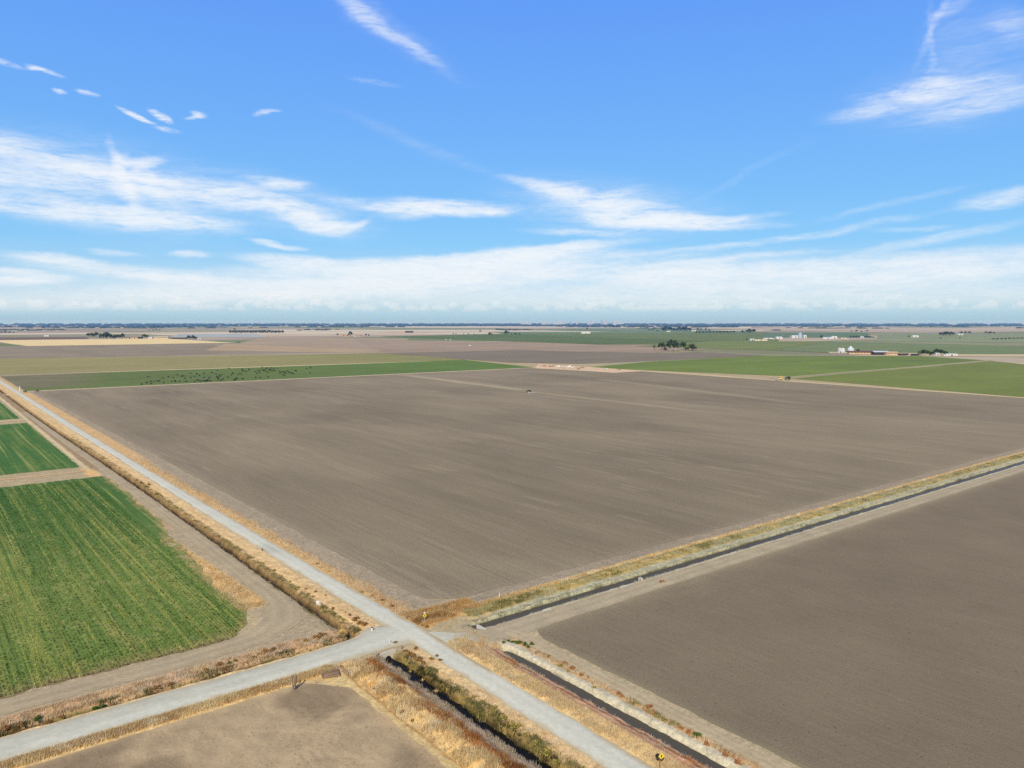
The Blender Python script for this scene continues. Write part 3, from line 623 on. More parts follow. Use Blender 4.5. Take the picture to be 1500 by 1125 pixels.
def clods(n,u0,u1,v0,v1,colf,pu,pv,sz,dens=None):
    p=scatter(n,u0,u1,v0,v1,dens,pu,pv); m=len(p); c=colf(p[:,0],p[:,1])*RNG.uniform(.65,1.15,(m,1))*np.array([.86,.95,1.15]); r=sz*RNG.uniform(.4,1.5,m)**1.5
    b=np.stack([p[:,1]*K,p[:,0]*K,np.full(m,.04)],1); a=RNG.uniform(0,2*PI,m); V=[]
    for k in range(3): V.append(b+np.stack([np.cos(a+k*2.1)*r,np.sin(a+k*2.1)*r*RNG.uniform(.6,1,m),0*r],1))
    V.append(b+np.stack([RNG.normal(0,.2,m)*r,RNG.normal(0,.2,m)*r,r*RNG.uniform(.5,1,m)],1)); V=np.stack(V,1).reshape(-1,3)
    k=np.arange(m)[:,None]*4; F_=np.concatenate([k+np.array(q) for q in ((0,1,3),(1,2,3),(2,0,3))])
    tag(link('soil_clods',mesh_np('soil_clods',V,F_,M_CLOD,np.repeat(c,4,0)),frame=True),kind='stuff')
M_CLOD=mat_ground('soil_clods',[(3,.9,1.1)])
clods(9000,-15,-90,19,150,right_c,1.3,1.6,.16,lambda u,v:(v>19.5+np.maximum(0,19+u)*.45)*1.0)
clods(13000,11,170,14,170,main_c,1.5,1.4,.16)
clods(3500,-9,-70,-20,-75,bare_c,1.0,1.0,.14)
# ------------------------------------------------------------------ bushes and tussocks beside the ditches
def leaf_cloud(mb_pts,size,n,cols,seed,flat=.7,up=.3):
    r=np.random.default_rng(seed); V=[];Cc=[]
    pts=np.asarray(mb_pts)
    for i in range(n):
        c,rad=pts[r.integers(len(pts))][:3],pts[r.integers(len(pts))][3]
        k=r.integers(len(pts)); c=pts[k][:3]; rad=pts[k][3]
        d=r.normal(size=3); d/=np.linalg.norm(d); p=c+d*rad*r.uniform(.55,1.05)*np.array([1,1,flat])
        a=r.normal(size=3); a/=np.linalg.norm(a); b_=np.cross(a,d+r.normal(size=3)*.4); b_/=np.linalg.norm(b_)+1e-6
        s=size*r.uniform(.6,1.5)
        V+=[p-a*s,p+b_*s*.6,p+a*s,p-b_*s*.6]; col=np.asarray(cols[r.integers(len(cols))])*r.uniform(.75,1.2); Cc+=[col]*4
    V=np.array(V); V[:,2]=np.maximum(V[:,2],.02)
    return V,np.arange(len(V)).reshape(-1,4),np.array(Cc)
M_LEAF=mat_leaf('leaves',.25)
M_BARK=mat_plain('bark',(.11,.08,.055),.9,var=.3,scale=2); M_PALEBARK=mat_plain('pale_bark',(.42,.37,.3),.85,var=.25,scale=2)
def bush_proto(name,cols,seed,size=.07,n=420,pts=None,stem=True):
    def make():
        e=empty(name,(0,0,0)); P=pts or [(0,0,.45,.42),(.3,.1,.35,.33),(-.25,.2,.35,.32),(0,-.3,.3,.3),(.1,.2,.7,.25)]
        V,Fc,Cc=leaf_cloud(P,size,n,cols,seed)
        link('foliage',mesh_np('foliage',V,Fc,M_LEAF,Cc),e)
        mb=MB(); r=random.Random(seed)
        for _ in range(6):
            a=r.uniform(0,2*PI); mb.tube((0,0,-.1),(math.cos(a)*.35,math.sin(a)*.35,r.uniform(.4,.8)),.018,.006,5)
        mb.build('stem',M_BARK,e); return e
    return Proto(make)
brown=[C(160,124,82),C(126,94,58),C(186,152,104),C(106,80,50)]; dgreen=[C(70,100,42),C(94,116,54),C(54,78,34)]; ol=[C(150,144,82),C(124,118,64),C(180,164,104)]; rd=[C(168,120,84),C(186,142,104),C(132,92,62)]
brown,dgreen,ol,rd=[[np.clip(c*1.25,0,.9) for c in L_] for L_ in (brown,dgreen,ol,rd)]
BR=bush_proto('weed_bush',brown,1); GR=bush_proto('green_bush',dgreen,2); OL=bush_proto('weed_bush',ol,3); RD=bush_proto('weed_bush',rd,4)
def gz(p):
    d=np.array([p.x,p.y])-OXY; return float(ground_h(np.array([d@U2/K]),np.array([d@V2/K]))[0])
def bushes(P,pxs,label,group,cat='bush',s=(.7,1.3)):
    for i,q in enumerate(pxs):
        p=at(*q[:2]); p.z=gz(p)-.02; sc=q[2] if len(q)>2 else random.uniform(*s)
        P(p,random.uniform(0,6.28),(sc*random.uniform(.7,1.5),sc*random.uniform(.7,1.3),sc*random.uniform(.55,1.0)),label,cat,group)
bushes(GR,[(738,942.5,.9),(745,940.5,.8),(750,942,.85),(755,942,1.0),(760,943.5,1.2)],'dark green bush rimming the rounded head of the pale banked canal','green bushes at the canal head')
bushes(GR,[(768.5,946,1.3),(773.5,949,.9)],'rounded dark green bush just past the canal head along the white bank','paired bushes past the canal head')
bushes(GR,[(779,944.5,1.0)],'upright dark bush standing apart beside the dirt track bend near the canal head',None)
bushes(OL,[(797,959,.8),(803,962,.9),(821,976,1.0),(832,985,.7),(870,1008,.8)],'olive green weed bush on top of the white canal bank','olive weeds on the white bank')
bushes(RD,[(828,972,.9),(838,980,1.0),(851,990,.9),(906,1017,.9),(912,1021,.8),(951,1036,1.1),(998,1068,1.0),(1008,1074,1.1),(1035,1092,1.0),(1062,1108,.9),(1080,1118,1.1)],'reddish dry weed bush between the white canal bank and the dirt track','reddish weeds along the canal track')
bushes(GR,[(1022,1078,1.25)],'single dark green shrub among dry weeds on the canal bank near the yellow sign',None)
bushes(BR,[(519,911,1.5),(527,915,1.6),(533,917,1.4),(523,907,1.2)],'brown dry bush heaped above the roadside ditch by the headwall','brown bushes near the headwall')
bushes(BR,[(462,868,.7),(477,874,.6),(487,893,.9),(506,899,.7),(512,903,.8),(448,864,.8),(488,892,.7),(501,912,.8)],'small dark brown weed on the pale verge beside the roadside ditch','dark weeds on the roadside verge')
bushes(OL,[(452,870,.9),(458,874,.8),(473,889,.8),(484,900,.7),(497,905,.9),(503,909,.9),(436,862,.9),(425,853,.8),(412,845,.8),(401,837,.9),(385,826,.9),(367,816,.8),(351,806,.9),(335,796,.9),(320,787,.9),(300,773,1),(285,763,1),(271,753,1.0),(258,744,1.0),(243,734,1.1),(228,724,1.1),(214,713,1.1)],'olive green weed bush lining the east edge of the long roadside ditch','olive weeds along the roadside ditch')
bushes(BR,[(207,708,1.5),(218,711,1.4)],'taller dark weed beside the roadside ditch opposite the far corner of the green crop','tall weeds beside the ditch')
bushes(BR,[(470,932,1.3),(464,936,1.5),(476,930,1.1)],'dark brown bush over the narrow ditch beside the side road','brown bushes over the narrow ditch')
bushes(BR,[(448,940,1.0)],'lone dark upright weed on the straw bank north of the side road',None)
bushes(BR,[(400,953,1.3),(390,957,1.5),(380,961,1.0),(372,965,.9),(322,975,1.4),(302,984,1.0),(250,1002,1.0),(230,1008,1.1),(176,1026,1.0),(70,1054,1.1),(90,1047,1.0),(30,1063,1.1),(10,1068,1.2)],'brown weed bush growing along the narrow ditch of the side road','brown weeds in the narrow ditch')
bushes(GR,[(336,972,1.0),(345,969,.9)],'yellowish green bush among brown weeds beside the side road','green bushes by the side road')
bushes(GR,[(140,1034,1.4),(151,1031,1.2)],'low green bush half way along the narrow ditch beside the side road','low green bushes in the narrow ditch')
bushes(GR,[(55,1055,1.5)],'broad green bush in the narrow ditch farthest from the crossing',None)
bushes(BR,[(579,942,.9)],'low dark bush on the road edge above the culvert mouth',None)
bushes(BR,[(594,955,1.0),(599,960,1.2),(606,962,1.3),(613,968,1.3),(609,951,.8),(620,972,1.0),(632,966,1.1),(640,962,1.0),(645,968,.9)],'upright dark brown weed clump on the bank beside the culvert mouth','dark weeds by the culvert')
bushes(OL,[(672,1010,.9),(694,1022,.8),(706,1030,1.0),(720,1042,1.1),(738,1055,1.2),(752,1066,1.3),(768,1078,1.3),(784,1090,1.2),(800,1104,1.3),(815,1117,1.3),(726,1038,.8),(760,1064,.8)],'olive weed bush leaning over the dark ditch beside the main road','olive weeds over the dark ditch')
bushes(BR,[(500,978,.9),(562,1020,.9),(575,1030,.8),(548,1012,.8),(590,1046,.8),(604,1058,.7),(520,994,.8)],'small brown weed along the foot of the straw bank by the bare field','weeds at the foot of the straw bank')
bushes(BR,[(625,919,.8),(597,905,.9),(575,889,.9),(560,880,.8),(545,873,.8),(530,868,.7),(465,826,.9),(660,902,.8)],'brown weed tuft on the orange grass verge of the big plowed field','weeds on the orange verge')
bushes(OL,[(686,903,.7),(694,899,.8),(709,896,.8),(722,893,.9),(772,876,.9),(781,872,1.1),(788,869,1.1),(845,852,.8),(894,838,.8),(935,826,.8),(1012,803,.9)],'grey green weed bush on the canal bank opposite the dirt track','grey green weeds on the canal bank')
bushes(RD,[(968,853,1.0),(972,852,.8)],'reddish weed clump at the edge of the right hand plowed field by the canal track','weed clump by the canal track')
# straw tussocks
TPAL=[(240,212,142),(226,192,118),(210,170,92)]
def tussock(px,py,sc,label,seed):
    p=at(px,py); p.z=gz(p); n=520; r=np.random.default_rng(seed)
    a=r.uniform(0,2*PI,n); ph=np.arccos(r.uniform(.05,1,n)); L=r.uniform(.7,1.25,n)*sc
    d=np.stack([np.sin(ph)*np.cos(a),np.sin(ph)*np.sin(a),np.cos(ph)*.9],1); s=np.stack([-np.sin(a),np.cos(a),0*a],1)
    base=d*.08; tip=d*L[:,None]; tip[:,2]-=.25*np.sin(ph)*L*.4; mid=(base+tip)/2; mid[:,2]+=.1
    V=np.stack([base-s*.02,base+s*.02,mid+s*.035,mid-s*.035,tip],1).reshape(-1,3); V[:,2]=np.maximum(V[:,2],-.2)
    k=np.arange(n)[:,None]*5; tri=np.concatenate([k+np.array([0,1,2]),k+np.array([0,2,3]),k+np.array([3,2,4])])
    cols=np.clip(np.array([C(*TPAL[i]) for i in r.integers(0,3,n)])*np.array([1.2,1.3,1.7]),0,.95)
    me=mesh_np('straw_tussock',V,tri,M_GRASS,np.repeat(cols,5,0)); tag(link('straw_tussock',me,loc=p),label,'tussock')
tussock(601,977,1.15,'pale straw tussock closest to the culvert mouth in the dark ditch',11)
tussock(619,989,1.15,'rounded straw tussock between two others along the dark ditch',12)
tussock(639,1006,1.5,'largest straw tussock at the start of the deep dark ditch',13)
tussock(501,929,1.4,'large straw tussock at the end of the roadside ditch by the headwall',14)
tussock(498,920,1.0,'smaller straw tussock behind a larger one at the roadside ditch end',15)

# ------------------------------------------------------------------ stones, culverts, posts, signs
M_CONC=mat_plain('weathered_concrete',(.5,.46,.38),.9,var=.15,scale=1.5); M_ROCK=mat_plain('pale_rock',(.58,.54,.46),.9,var=.15,scale=2)
M_WOOD=mat_plain('weathered_wood',(.16,.12,.085),.9,var=.35,scale=4); M_GREYW=mat_plain('grey_timber',(.30,.28,.26),.9,var=.3,scale=4)
M_RUST=mat_plain('rusty_metal',(.24,.15,.1),.85,var=.35,scale=3); M_STEEL=mat_plain('galvanised_steel',(.42,.43,.43),.5,.3,var=.15)
M_BLACK=mat_plain('black_paint',(.012,.012,.012),.6,var=.1); M_YEL=mat_plain('sign_yellow',(.66,.5,.03),.5,var=.05); M_WHITE=mat_plain('white_paint',(.56,.56,.54),.5,var=.06)
M_HOLE=mat_plain('dark_pipe_inside',(.01,.01,.01),.9)
def rock(px,py,sz,label,seed,mat=None):
    p=at(px,py); p.z=gz(p); bm=bmesh.new(); bmesh.ops.create_icosphere(bm,subdivisions=1,radius=1); r=random.Random(seed)
    off=Vector((r.random()*9,r.random()*9,r.random()*9))
    from mathutils import noise as mn
    for v in bm.verts:
        v.co*= 1+.7*mn.noise(v.co*1.3+off); v.co=Vector((v.co.x*sz[0],v.co.y*sz[1],max(-.1,v.co.z*sz[2]+sz[2]*.5)))
    me=bpy.data.meshes.new('rock'); bm.to_mesh(me); bm.free(); me.materials.append(mat or M_ROCK); tag(link('rock',me,loc=p),label,'rock')
rock(467,886,(.85,.55,.85),'large white rock on the edge of the roadside ditch',1)
rock(783,964.5,(.5,.3,.3),'white rock on the bank of the rounded canal head',2)
rock(846,874,(.55,.4,.3),'tan rock lying in the canal edge beyond the crossing',3,M_CONC)
rock(498,902,(.25,.2,.2),'small pale stone among olive weeds by the roadside ditch',4)
rock(604,1003,(.3,.25,.2),'pale stone low on the grey weedy bank of the dark ditch',5)
def oriented(name,px,py,rz,label,cat,dz=0):
    p=at(px,py); p.z=gz(p)+dz; return empty(name,p,rz,label,cat)
RB=A                     # main road bearing as a z rotation (local y along the road)
# culvert under the side road, south mouth
cu=empty('culvert_headwall',W(-6.3,-7.7,-1.6),RB,'pale concrete headwall with a dark pipe mouth under the side road','culvert')
mb=MB()
mb.box((0,0,.95),(3.6,.35,1.7)); mb.box((-1.95,-.55,.6),(.3,1.2,1.3),.35); mb.box((1.95,-.55,.6),(.3,1.2,1.3),-.35)
mb.build('wall',M_CONC,cu,bevel=.04)
mb=MB(); mb.box((0,.05,1.86),(3.9,.6,.12)); mb.build('coping',M_CONC,cu,bevel=.03)
mb=MB(); mb.tube((-.2,-.45,.45),(-.2,-.1,.45),.62,.62,18); mb.build('pipe_mouth',M_HOLE,cu)
cu=empty('culvert_headwall',W(3.5,-9.0,-1.4),RB,'low white headwall where the roadside ditch ends at the side road','culvert')
mb=MB(); mb.box((1.0,.0,.85),(3.4,.35,1.3)); mb.build('wall',M_CONC,cu,bevel=.05); mb=MB(); mb.tube((.2,.1,.4),(.2,.42,.4),.4,.4,16); mb.build('pipe_mouth',M_HOLE,cu)
def post(px,py,h,r,label,mat,cap=None,tilt=0,name='post',cat='post'):
    p=at(px,py); p.z=gz(p); e=empty(name,p,0,label,cat)
    mb=MB(); mb.box((tilt*h/2,0,h/2-.1),(r*2,r*2,h+.2),M=None); o=mb.build('shaft',mat,e,bevel=r*.25)
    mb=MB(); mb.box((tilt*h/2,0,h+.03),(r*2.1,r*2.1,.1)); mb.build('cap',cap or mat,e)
    return e
post(550,963,1.4,.14,'grey square post beside the culvert mouth',M_GREYW)
post(571,942,.7,.09,'short white marker post on the road edge above the culvert',M_WHITE,M_WHITE)
post(588.5,951,.8,.09,'short dark marker post at the corner above the culvert',M_WOOD)
post(545,924,.75,.2,'short white block post with black cap in place of its shaded side at the road corner',M_WHITE,M_BLACK)  # black cap stands in for the side in shade
post(731.5,878,1.5,.1,'white stake at the corner of the big plowed field by the canal',M_WHITE)
post(384,807,.7,.12,'small black marker standing on the shoulder of the main road',M_BLACK)
post(29.5,573.5,5.5,.45,'tall white post where the farm lane meets the main road',M_WHITE)
# leaning gate post, with a solid dark piece in place of its shadow
gp=oriented('gate_post',430,1011,0,'weathered grey gate post leaning beside the side road and bare field','gate post')
mb=MB(); mb.tube((0,0,-.3),(-.3,.1,2.9),.13,.1,9); mb.build('post',M_WOOD,gp)
mb=MB(); mb.tube((.1,.1,-.1),(.5,.3,2.8),.27,.2,9); mb.build('shadow_piece',M_WOOD,gp)  # thick dark piece modelled where the post's cast shadow lies
mb=MB(); mb.tube((.05,.05,1.0),(.3,.2,1.35),.05,.05,6); mb.build('brace',M_WOOD,gp)
# rusted lattice cage panel and timbers
lp=oriented('lattice_panel',484,989,.35,'rust brown lattice panel lying on straw beside the side road','panel')
mb=MB()
for i in range(9): mb.box((-1.6+i*.4,0,.42+.02*i),(.07,2.6,.07))
for j in range(7): mb.box((0,-1.2+j*.4,.5),(3.3,.07,.06))
mb.build('lattice',M_RUST,lp)
mb=MB(); mb.box((0,1.35,.42),(3.5,.14,.2)); mb.box((0,-1.35,.3),(3.5,.14,.2)); mb.box((-1.75,0,.36),(.14,2.7,.2)); mb.box((1.75,0,.36),(.14,2.7,.2)); mb.build('frame',M_RUST,lp)
for x in (-1.5,1.5):
    for y in (-1.2,1.2): mb=MB(); mb.box((x,y,.15),(.12,.12,.36)); mb.build('foot',M_RUST,lp)
for i,(px,py,rz,L,lab,mat) in enumerate([(497,979.5,-.5,2.2,'dark bent beam at the end of the lattice panel',M_RUST),(502,982,-.9,3.0,'grey timber plank nearest the lattice panel on the straw bank',M_GREYW),(506,985,-.95,2.8,'silver grey plank in the middle of the timber heap on the straw bank',M_GREYW),(510,988,-1.3,2.4,'dark plank at the bank end of the timber heap',M_WOOD)]):
    e=oriented('timber_plank',px,py,rz,lab,'plank')
    mb=MB(); mb.box((0,0,.28),(L,.26,.16)); mb.build('board',mat,e,bevel=.02)
    mb=MB(); mb.box((-L*.3,0,.1),(.25,.3,.2)); mb.build('block',M_WOOD,e)
# signs
def diamond(mb,s,y,t=.02,c=(0,0)):
    mb.prism([(c[0],c[1]+s),(c[0]+s,c[1]),(c[0],c[1]-s),(c[0]-s,c[1])],y,y+t)
def sign_at(px,py,rz,h,s,label,extra):
    e=oriented('road_sign',px,py,rz,label,'road sign')
    mb=MB(); mb.box((0,.06,h/2-.2),(.09,.06,h+.4)); mb.build('post',M_WOOD if extra=='dark' else M_STEEL,e)
    mb=MB(); diamond(mb,s,0,.02,(.0 if extra!='dark' else s*.55,h)); p=mb.build('panel',M_YEL,e,bevel=.008)
    cx=0 if extra!='dark' else s*.55
    mb=MB(); mb.prism([(cx-.07,h-s*.5),(cx+.07,h-s*.5),(cx+.07,h+.0),(cx-.07,h+.0)],-.012,-.002); mb.prism([(cx-.22,h+.0),(cx+.22,h+.0),(cx,h+s*.45)],-.012,-.002); mb.build('arrow',M_BLACK,p)
    if extra=='dark':
        mb=MB(); diamond(mb,s*.92,.1,.02,(-s*.62,h+.08)); mb.build('dark_panel',M_BLACK,e,bevel=.008)
    else:
        mb=MB(); mb.box((0,.0,h+s+.2),(.42,.02,.34)); mb.build('white_plate',M_WHITE,e)
    return e
sign_at(966,1133,.18,2.9,.54,'yellow diamond sign with black arrow next to a dark diamond panel on one post','dark')
sign_at(622,911.6,.25,1.7,.5,'yellow diamond sign with white plate in the orange grass at the crossing','white')
# pump standpipe in the canal
ps=oriented('canal_gate',938.5,849.5,math.radians(-52),'small concrete canal gate standing in the water by the dirt track','canal gate',-.0)
ps.location.z=-.9; ps.scale=(.75,.75,.75)
mb=MB(); mb.box((-.6,0,.9),(.3,.9,1.9)); mb.box((.6,0,.9),(.3,.9,1.9)); mb.box((0,0,1.9),(1.6,1.0,.2)); mb.build('frame',M_CONC,ps,bevel=.03)
mb=MB(); mb.box((0,0,.8),(.86,.08,1.6)); mb.build('gate',M_RUST,ps); mb=MB(); mb.tube((0,0,2.0),(0,0,2.7),.05); mb.build('lift_rod',M_STEEL,ps)
# concrete sill at the canal end
sl=oriented('canal_headwall',705,920,math.radians(-52)+PI/2,'low pale concrete sill at the end of the canal beside the dirt track','sill'); sl.location.z=0
mb=MB(); mb.box((0,0,-.2),(.5,3.4,.8)); mb.box((.3,-1.9,-.3),(1.0,.4,.6)); mb.build('wall',M_CONC,sl,bevel=.04)
mb=MB(); mb.box((0,0,.24),(.7,3.6,.08)); mb.build('coping',M_CONC,sl)

# ------------------------------------------------------------------ cattle
def cow_mesh():
    me=bpy.data.meshes.new('cow_sk')
    J=[((-.95,0,1.1),.33),((-.3,0,1.08),.42),((.45,0,1.1),.40),((.85,0,1.2),.27),((1.2,0,1.15),.16),((1.55,0,.95),.10),
       ((-.85,.24,.75),.17),((-.92,.24,.4),.08),((-.85,.24,.03),.07),((-.85,-.24,.75),.17),((-.92,-.24,.4),.08),((-.85,-.24,.03),.07),
       ((.55,.22,.72),.14),((.56,.22,.4),.075),((.56,.22,.03),.07),((.55,-.22,.72),.14),((.56,-.22,.4),.075),((.56,-.22,.03),.07),
       ((-1.28,0,1.0),.05),((-1.33,0,.5),.04),((1.22,.22,1.3),.04),((1.22,-.22,1.3),.04)]
    Ed=[(0,1),(1,2),(2,3),(3,4),(4,5),(0,6),(6,7),(7,8),(0,9),(9,10),(10,11),(2,12),(12,13),(13,14),(2,15),(15,16),(16,17),(0,18),(18,19),(4,20),(4,21)]
    me.from_pydata([j[0] for j in J],Ed,[]); o=bpy.data.objects.new('cow_sk',me); COL.objects.link(o)
    sk=o.modifiers.new('s','SKIN'); sk.use_smooth_shade=True
    for i,(c,r) in enumerate(J):
        me.skin_vertices[0].data[i].radius=(r,r); me.skin_vertices[0].data[i].use_root=(i==1)
    dg=bpy.context.evaluated_depsgraph_get(); m2=bpy.data.meshes.new_from_object(o.evaluated_get(dg)); bpy.data.objects.remove(o); m2.materials.clear(); m2.materials.append(mat_plain('black_hide',(.012,.011,.01),.8,var=.3,spec=.15)); m2.name='cow'; return m2
COW=cow_mesh()
cows=[(40,178),(80,168),(92,120),(110,155),(115,174),(137,155),(160,150),(178,155),(207,130),(213,166),(250,120),(275,155),(290,126),(300,150),(305,157),(322,104),(337,154),(352,116),(368,113),(380,133),(390,158),(425,92),(425,125),(458,158),(455,116),(470,93),(478,97),(475,142),(485,150),(495,110),(503,156),(520,150),(528,92),(530,125),(540,155),(545,148),(555,152),(560,145),(565,130),(578,153),(575,122),(588,88),(595,85),(622,98),(632,70),(632,117),(636,125),(640,130),(645,140),(650,108),(655,115),(668,104),(665,148),(678,138),(715,122),(725,52),(745,105),(752,90),(758,95),(765,146),(772,142),(780,136),(785,130),(797,100),(810,92),(822,98),(830,60),(832,70),(833,135),(840,75),(860,77),(880,65),(885,60),(930,78),(935,125),(945,93),(955,75),(965,68),(968,88),(970,126),(985,42),(985,60),(995,68),(1003,72),(1010,62),(1015,75),(1018,55),(1022,48),(1030,85),(1033,120),(1040,60),(1042,65),(1050,68),(1052,50),(1060,62),(1065,75),(1072,60),(1080,55),(1085,72),(1105,55),(1120,77),(1125,92),(1135,82),(1145,78),(1148,103),(1155,88),(1160,110),(1165,80),(1170,92),(1185,72),(1190,82),(1200,85),(1210,92),(1220,88),(1230,95),(1248,68),(1250,73),(1335,55),(1365,50),(1360,85),(1365,42)]
for i,(x,y) in enumerate(cows):
    o=link('cow',COW,loc=at(200+x/5.357,530+y/5.357+.6,.1)); o.rotation_euler=(0,0,random.choice([0,PI])+A+random.uniform(-.9,.9)); s=random.uniform(.95,1.2); o.scale=(s,s,s)
    tag(o,'black cow grazing in the green pasture behind the pale farm lane','cow','black cattle in the pasture')

# ------------------------------------------------------------------ trees
def tree_proto(name,seed,h,cr,lobes,cols,trunk_mat,leaf,n,base=.25,name2=None):
    """h height, cr crown radius, lobes number of limbs; crown from leaf clumps at the limb ends"""
    def make():
        r=random.Random(seed); e=empty(name,(0,0,0)); mb=MB(); pts=[]
        top=h*.72; mb.tube((0,0,-.3),(0,0,h*base),.035*h,.026*h,8,False); mb.tube((0,0,h*base),(r.uniform(-.05,.05)*h,0,top),.026*h,.008*h,7)
        for i in range(lobes):
            a=2*PI*i/lobes*1.618*2+r.uniform(-.4,.4); z0=h*(base+.35*(i/lobes)); L=cr*r.uniform(.55,.95)
            q=(math.cos(a)*L,math.sin(a)*L,z0+h*r.uniform(.12,.36)); mb.tube((0,0,z0),q,.014*h,.005*h,6)
            pts.append((*q,cr*r.uniform(.34,.52)))
        for _ in range(max(3,lobes//2)): pts.append((r.uniform(-.4,.4)*cr,r.uniform(-.4,.4)*cr,h*r.uniform(.6,.9),cr*r.uniform(.34,.5)))
        mb.build('trunk',trunk_mat,e)
        V,Fc,Cc=leaf_cloud(pts,leaf,n,cols,seed+50,flat=.85); V[:,2]=np.maximum(V[:,2],.4)
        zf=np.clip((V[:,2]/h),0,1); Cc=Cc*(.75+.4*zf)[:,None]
        link('crown',mesh_np('crown',V,Fc,M_LEAF,Cc),e); return e
    return Proto(make)
tg=[(.035,.06,.022),(.05,.075,.03),(.028,.045,.018),(.065,.085,.035)]; tb=[(.028,.05,.045),(.035,.06,.05),(.022,.04,.036)]
tg=[np.array(c)*1.35 for c in tg]; tb=[np.array(c)*1.3 for c in tb]
T_ROUND=tree_proto('tree',21,10,4.6,9,tg,M_BARK,.42,1100)
T_TALL=tree_proto('tree',22,10,3.4,12,tg,M_PALEBARK,.34,1500,base=.15)
T_WIDE=tree_proto('tree',23,10,6.0,9,tg,M_BARK,.5,1000,base=.18)
T_FAR=tree_proto('tree',24,10,5.0,7,tb,M_BARK,.7,420,base=.2)
T_FAR2=tree_proto('tree',25,10,7.5,8,tb,M_BARK,.8,420,base=.12)
T_THIN=tree_proto('tree',26,10,3.0,6,tg,M_BARK,.34,320,base=.3)
def tree(P,px,py,hpx,label,group=None,sx=1.0):
    p=at(px,py); s=hpx*mpp(py)/9.0; P(p,random.uniform(0,6.28),(s*sx,s*sx,s),label,'tree',group)
# copse in the field
tree(T_THIN,958.5,513.5,7.5,'thin small tree standing apart at the end of the field copse')
tree(T_ROUND,969,513,10.5,'round olive green tree next to the tall eucalyptus in the copse',None,.95)
tree(T_TALL,982,514.2,15.5,'tallest dark tree in the middle of the field copse',None,.95)
tree(T_TALL,989.5,514.0,14.6,'second tall dark tree touching the tallest one in the copse',None,.85)
tree(T_WIDE,974.5,513.8,4.5,'low dark bush tree at the foot of the tall copse trees')
tree(T_ROUND,1001,512.8,11,'round tree with visible pale trunk beyond the tall copse trees',None,.85)
tree(T_WIDE,1006,513.4,4.6,'low shrub tree between the two rounded trees of the copse')
tree(T_WIDE,1014.5,513.8,9.5,'broad spreading tree at the far end of the field copse',None,.95)
tree(T_WIDE,1154.5,557.5,5.6,'lone dark tree at the field margin beside the yellow digger')
# farm in the right middle distance
for i,(x,y,h) in enumerate([(1350,520.4,7.0),(1355,520.8,7.8),(1361,521,6.5),(1366,521.2,6)]): tree(T_ROUND if i%2 else T_WIDE,x,y,h,'dark round tree in the grove beside the long hay barns','grove by the hay barns')
for i,(x,y,h) in enumerate([(1373,520.2,8.4),(1379,520.5,7.6),(1385,521,6.2)]): tree(T_ROUND,x,y,h,'dark tree behind the white farm house and trailer','trees by the farm house')
tree(T_WIDE,1257,515.2,3.5,'small dark tree behind the conical grain bins')
# farther farm and houses
def trees(P,L,label,group,sx=1.0):
    for i,(x,y,h) in enumerate(L): tree(P[i%len(P)] if isinstance(P,list) else P,x,y,h,label,group,sx)
tree(T_ROUND,1203.5,495.4,3.8,'small round tree beside the low grey sheds past the blue silo',None,1.1)
trees(T_FAR,[(1246,494.8,2.6),(1250,494.8,2.8),(1254,494.8,2.6),(1258,494.8,2.4)],'dark tree in the hedge past the white pickup by the silo farm','hedge past the silo farm',1.2)
trees(T_FAR,[(1265,495,2.8),(1269,495,2.6),(1273,495,2.4)],'dark tree behind the little white house past the silo farm','trees by the little white house',1.2)
trees(T_FAR,[(1247,486.6,2.2),(1254.6,486.4,2.8),(1262,486.8,2),(1270,486,2.4)],'isolated far tree in the open fields beyond the silo','far trees beyond the silo',1.1)
tree(T_FAR,1259.5,482.3,2.4,'farthest lone tree beyond the silo fields')
trees([T_FAR,T_FAR2],[(1377,491.5,4.2),(1382,491.6,5.0),(1387,491.4,5.4),(1392,491.4,4.8),(1397,491,3.6)],'tree in the bluish wood beside the far fields on the plain','nearer bluish wood')
trees([T_FAR2,T_FAR],[(1408,488.8,3.0),(1414,488.8,3.2),(1420,488.6,3)],'tree in the small wood right behind the bluish wood','small wood behind')
trees([T_FAR,T_FAR2],[(1444,489,3.4),(1450,489,3.2),(1456,489,2.6)],'tree in the clump standing alone beyond the bluish wood','lone far clump')
trees(T_FAR2,[(x,497.6-(x-1455)*.03,2.2) for x in range(1455,1500,6)],'low tree in the long dark hedge near the horizon fields','long dark hedge')
tree(T_FAR,1331.5,494.4,2.6,'dark tree beside the small white far house')
tree(T_FAR,1378,496.6,2.0,'small lone tree below the bluish wood'); tree(T_FAR,1406,496.2,2.0,'small solitary shrub tree in the pale green field below the woods')
# far woods in the middle right
trees([T_FAR,T_FAR2],[(971+i*5,485.2-(i%2)*.4,5.0+1.4*math.sin(i*1.3)) for i in range(9)],'tree of the dense blue green wood behind the copse','dense blue green wood')
trees(T_FAR,[(950,484.4,2),(954,484.4,2),(957,484.6,2.2)],'small tree in the short row before the blue green wood','short row of far trees')
trees(T_FAR,[(963,486,2.4),(1022,484,3.2),(1027,484,2.6),(1034,483.8,2.8),(1039,485,2.4)],'tree beside the white houses at the edge of the blue green wood','trees by the wood houses')
trees(T_FAR2,[(x,488.2-(x-1020)*.012,2.6) for x in range(1020,1076,5)],'low tree in the loose row along the green field beyond the copse','loose tree row')
trees([T_FAR2,T_FAR],[(1088,487.4,3.4),(1094,487.6,4.2),(1099,487.8,5.6),(1105,487.2,4.6)],'tree in the dark clump beyond the green field','dark far clump')
trees(T_FAR,[(1094,498.4,2.6),(1100,498.6,2.0)],'little tree beside the long tan packing shed','trees by the tan shed')
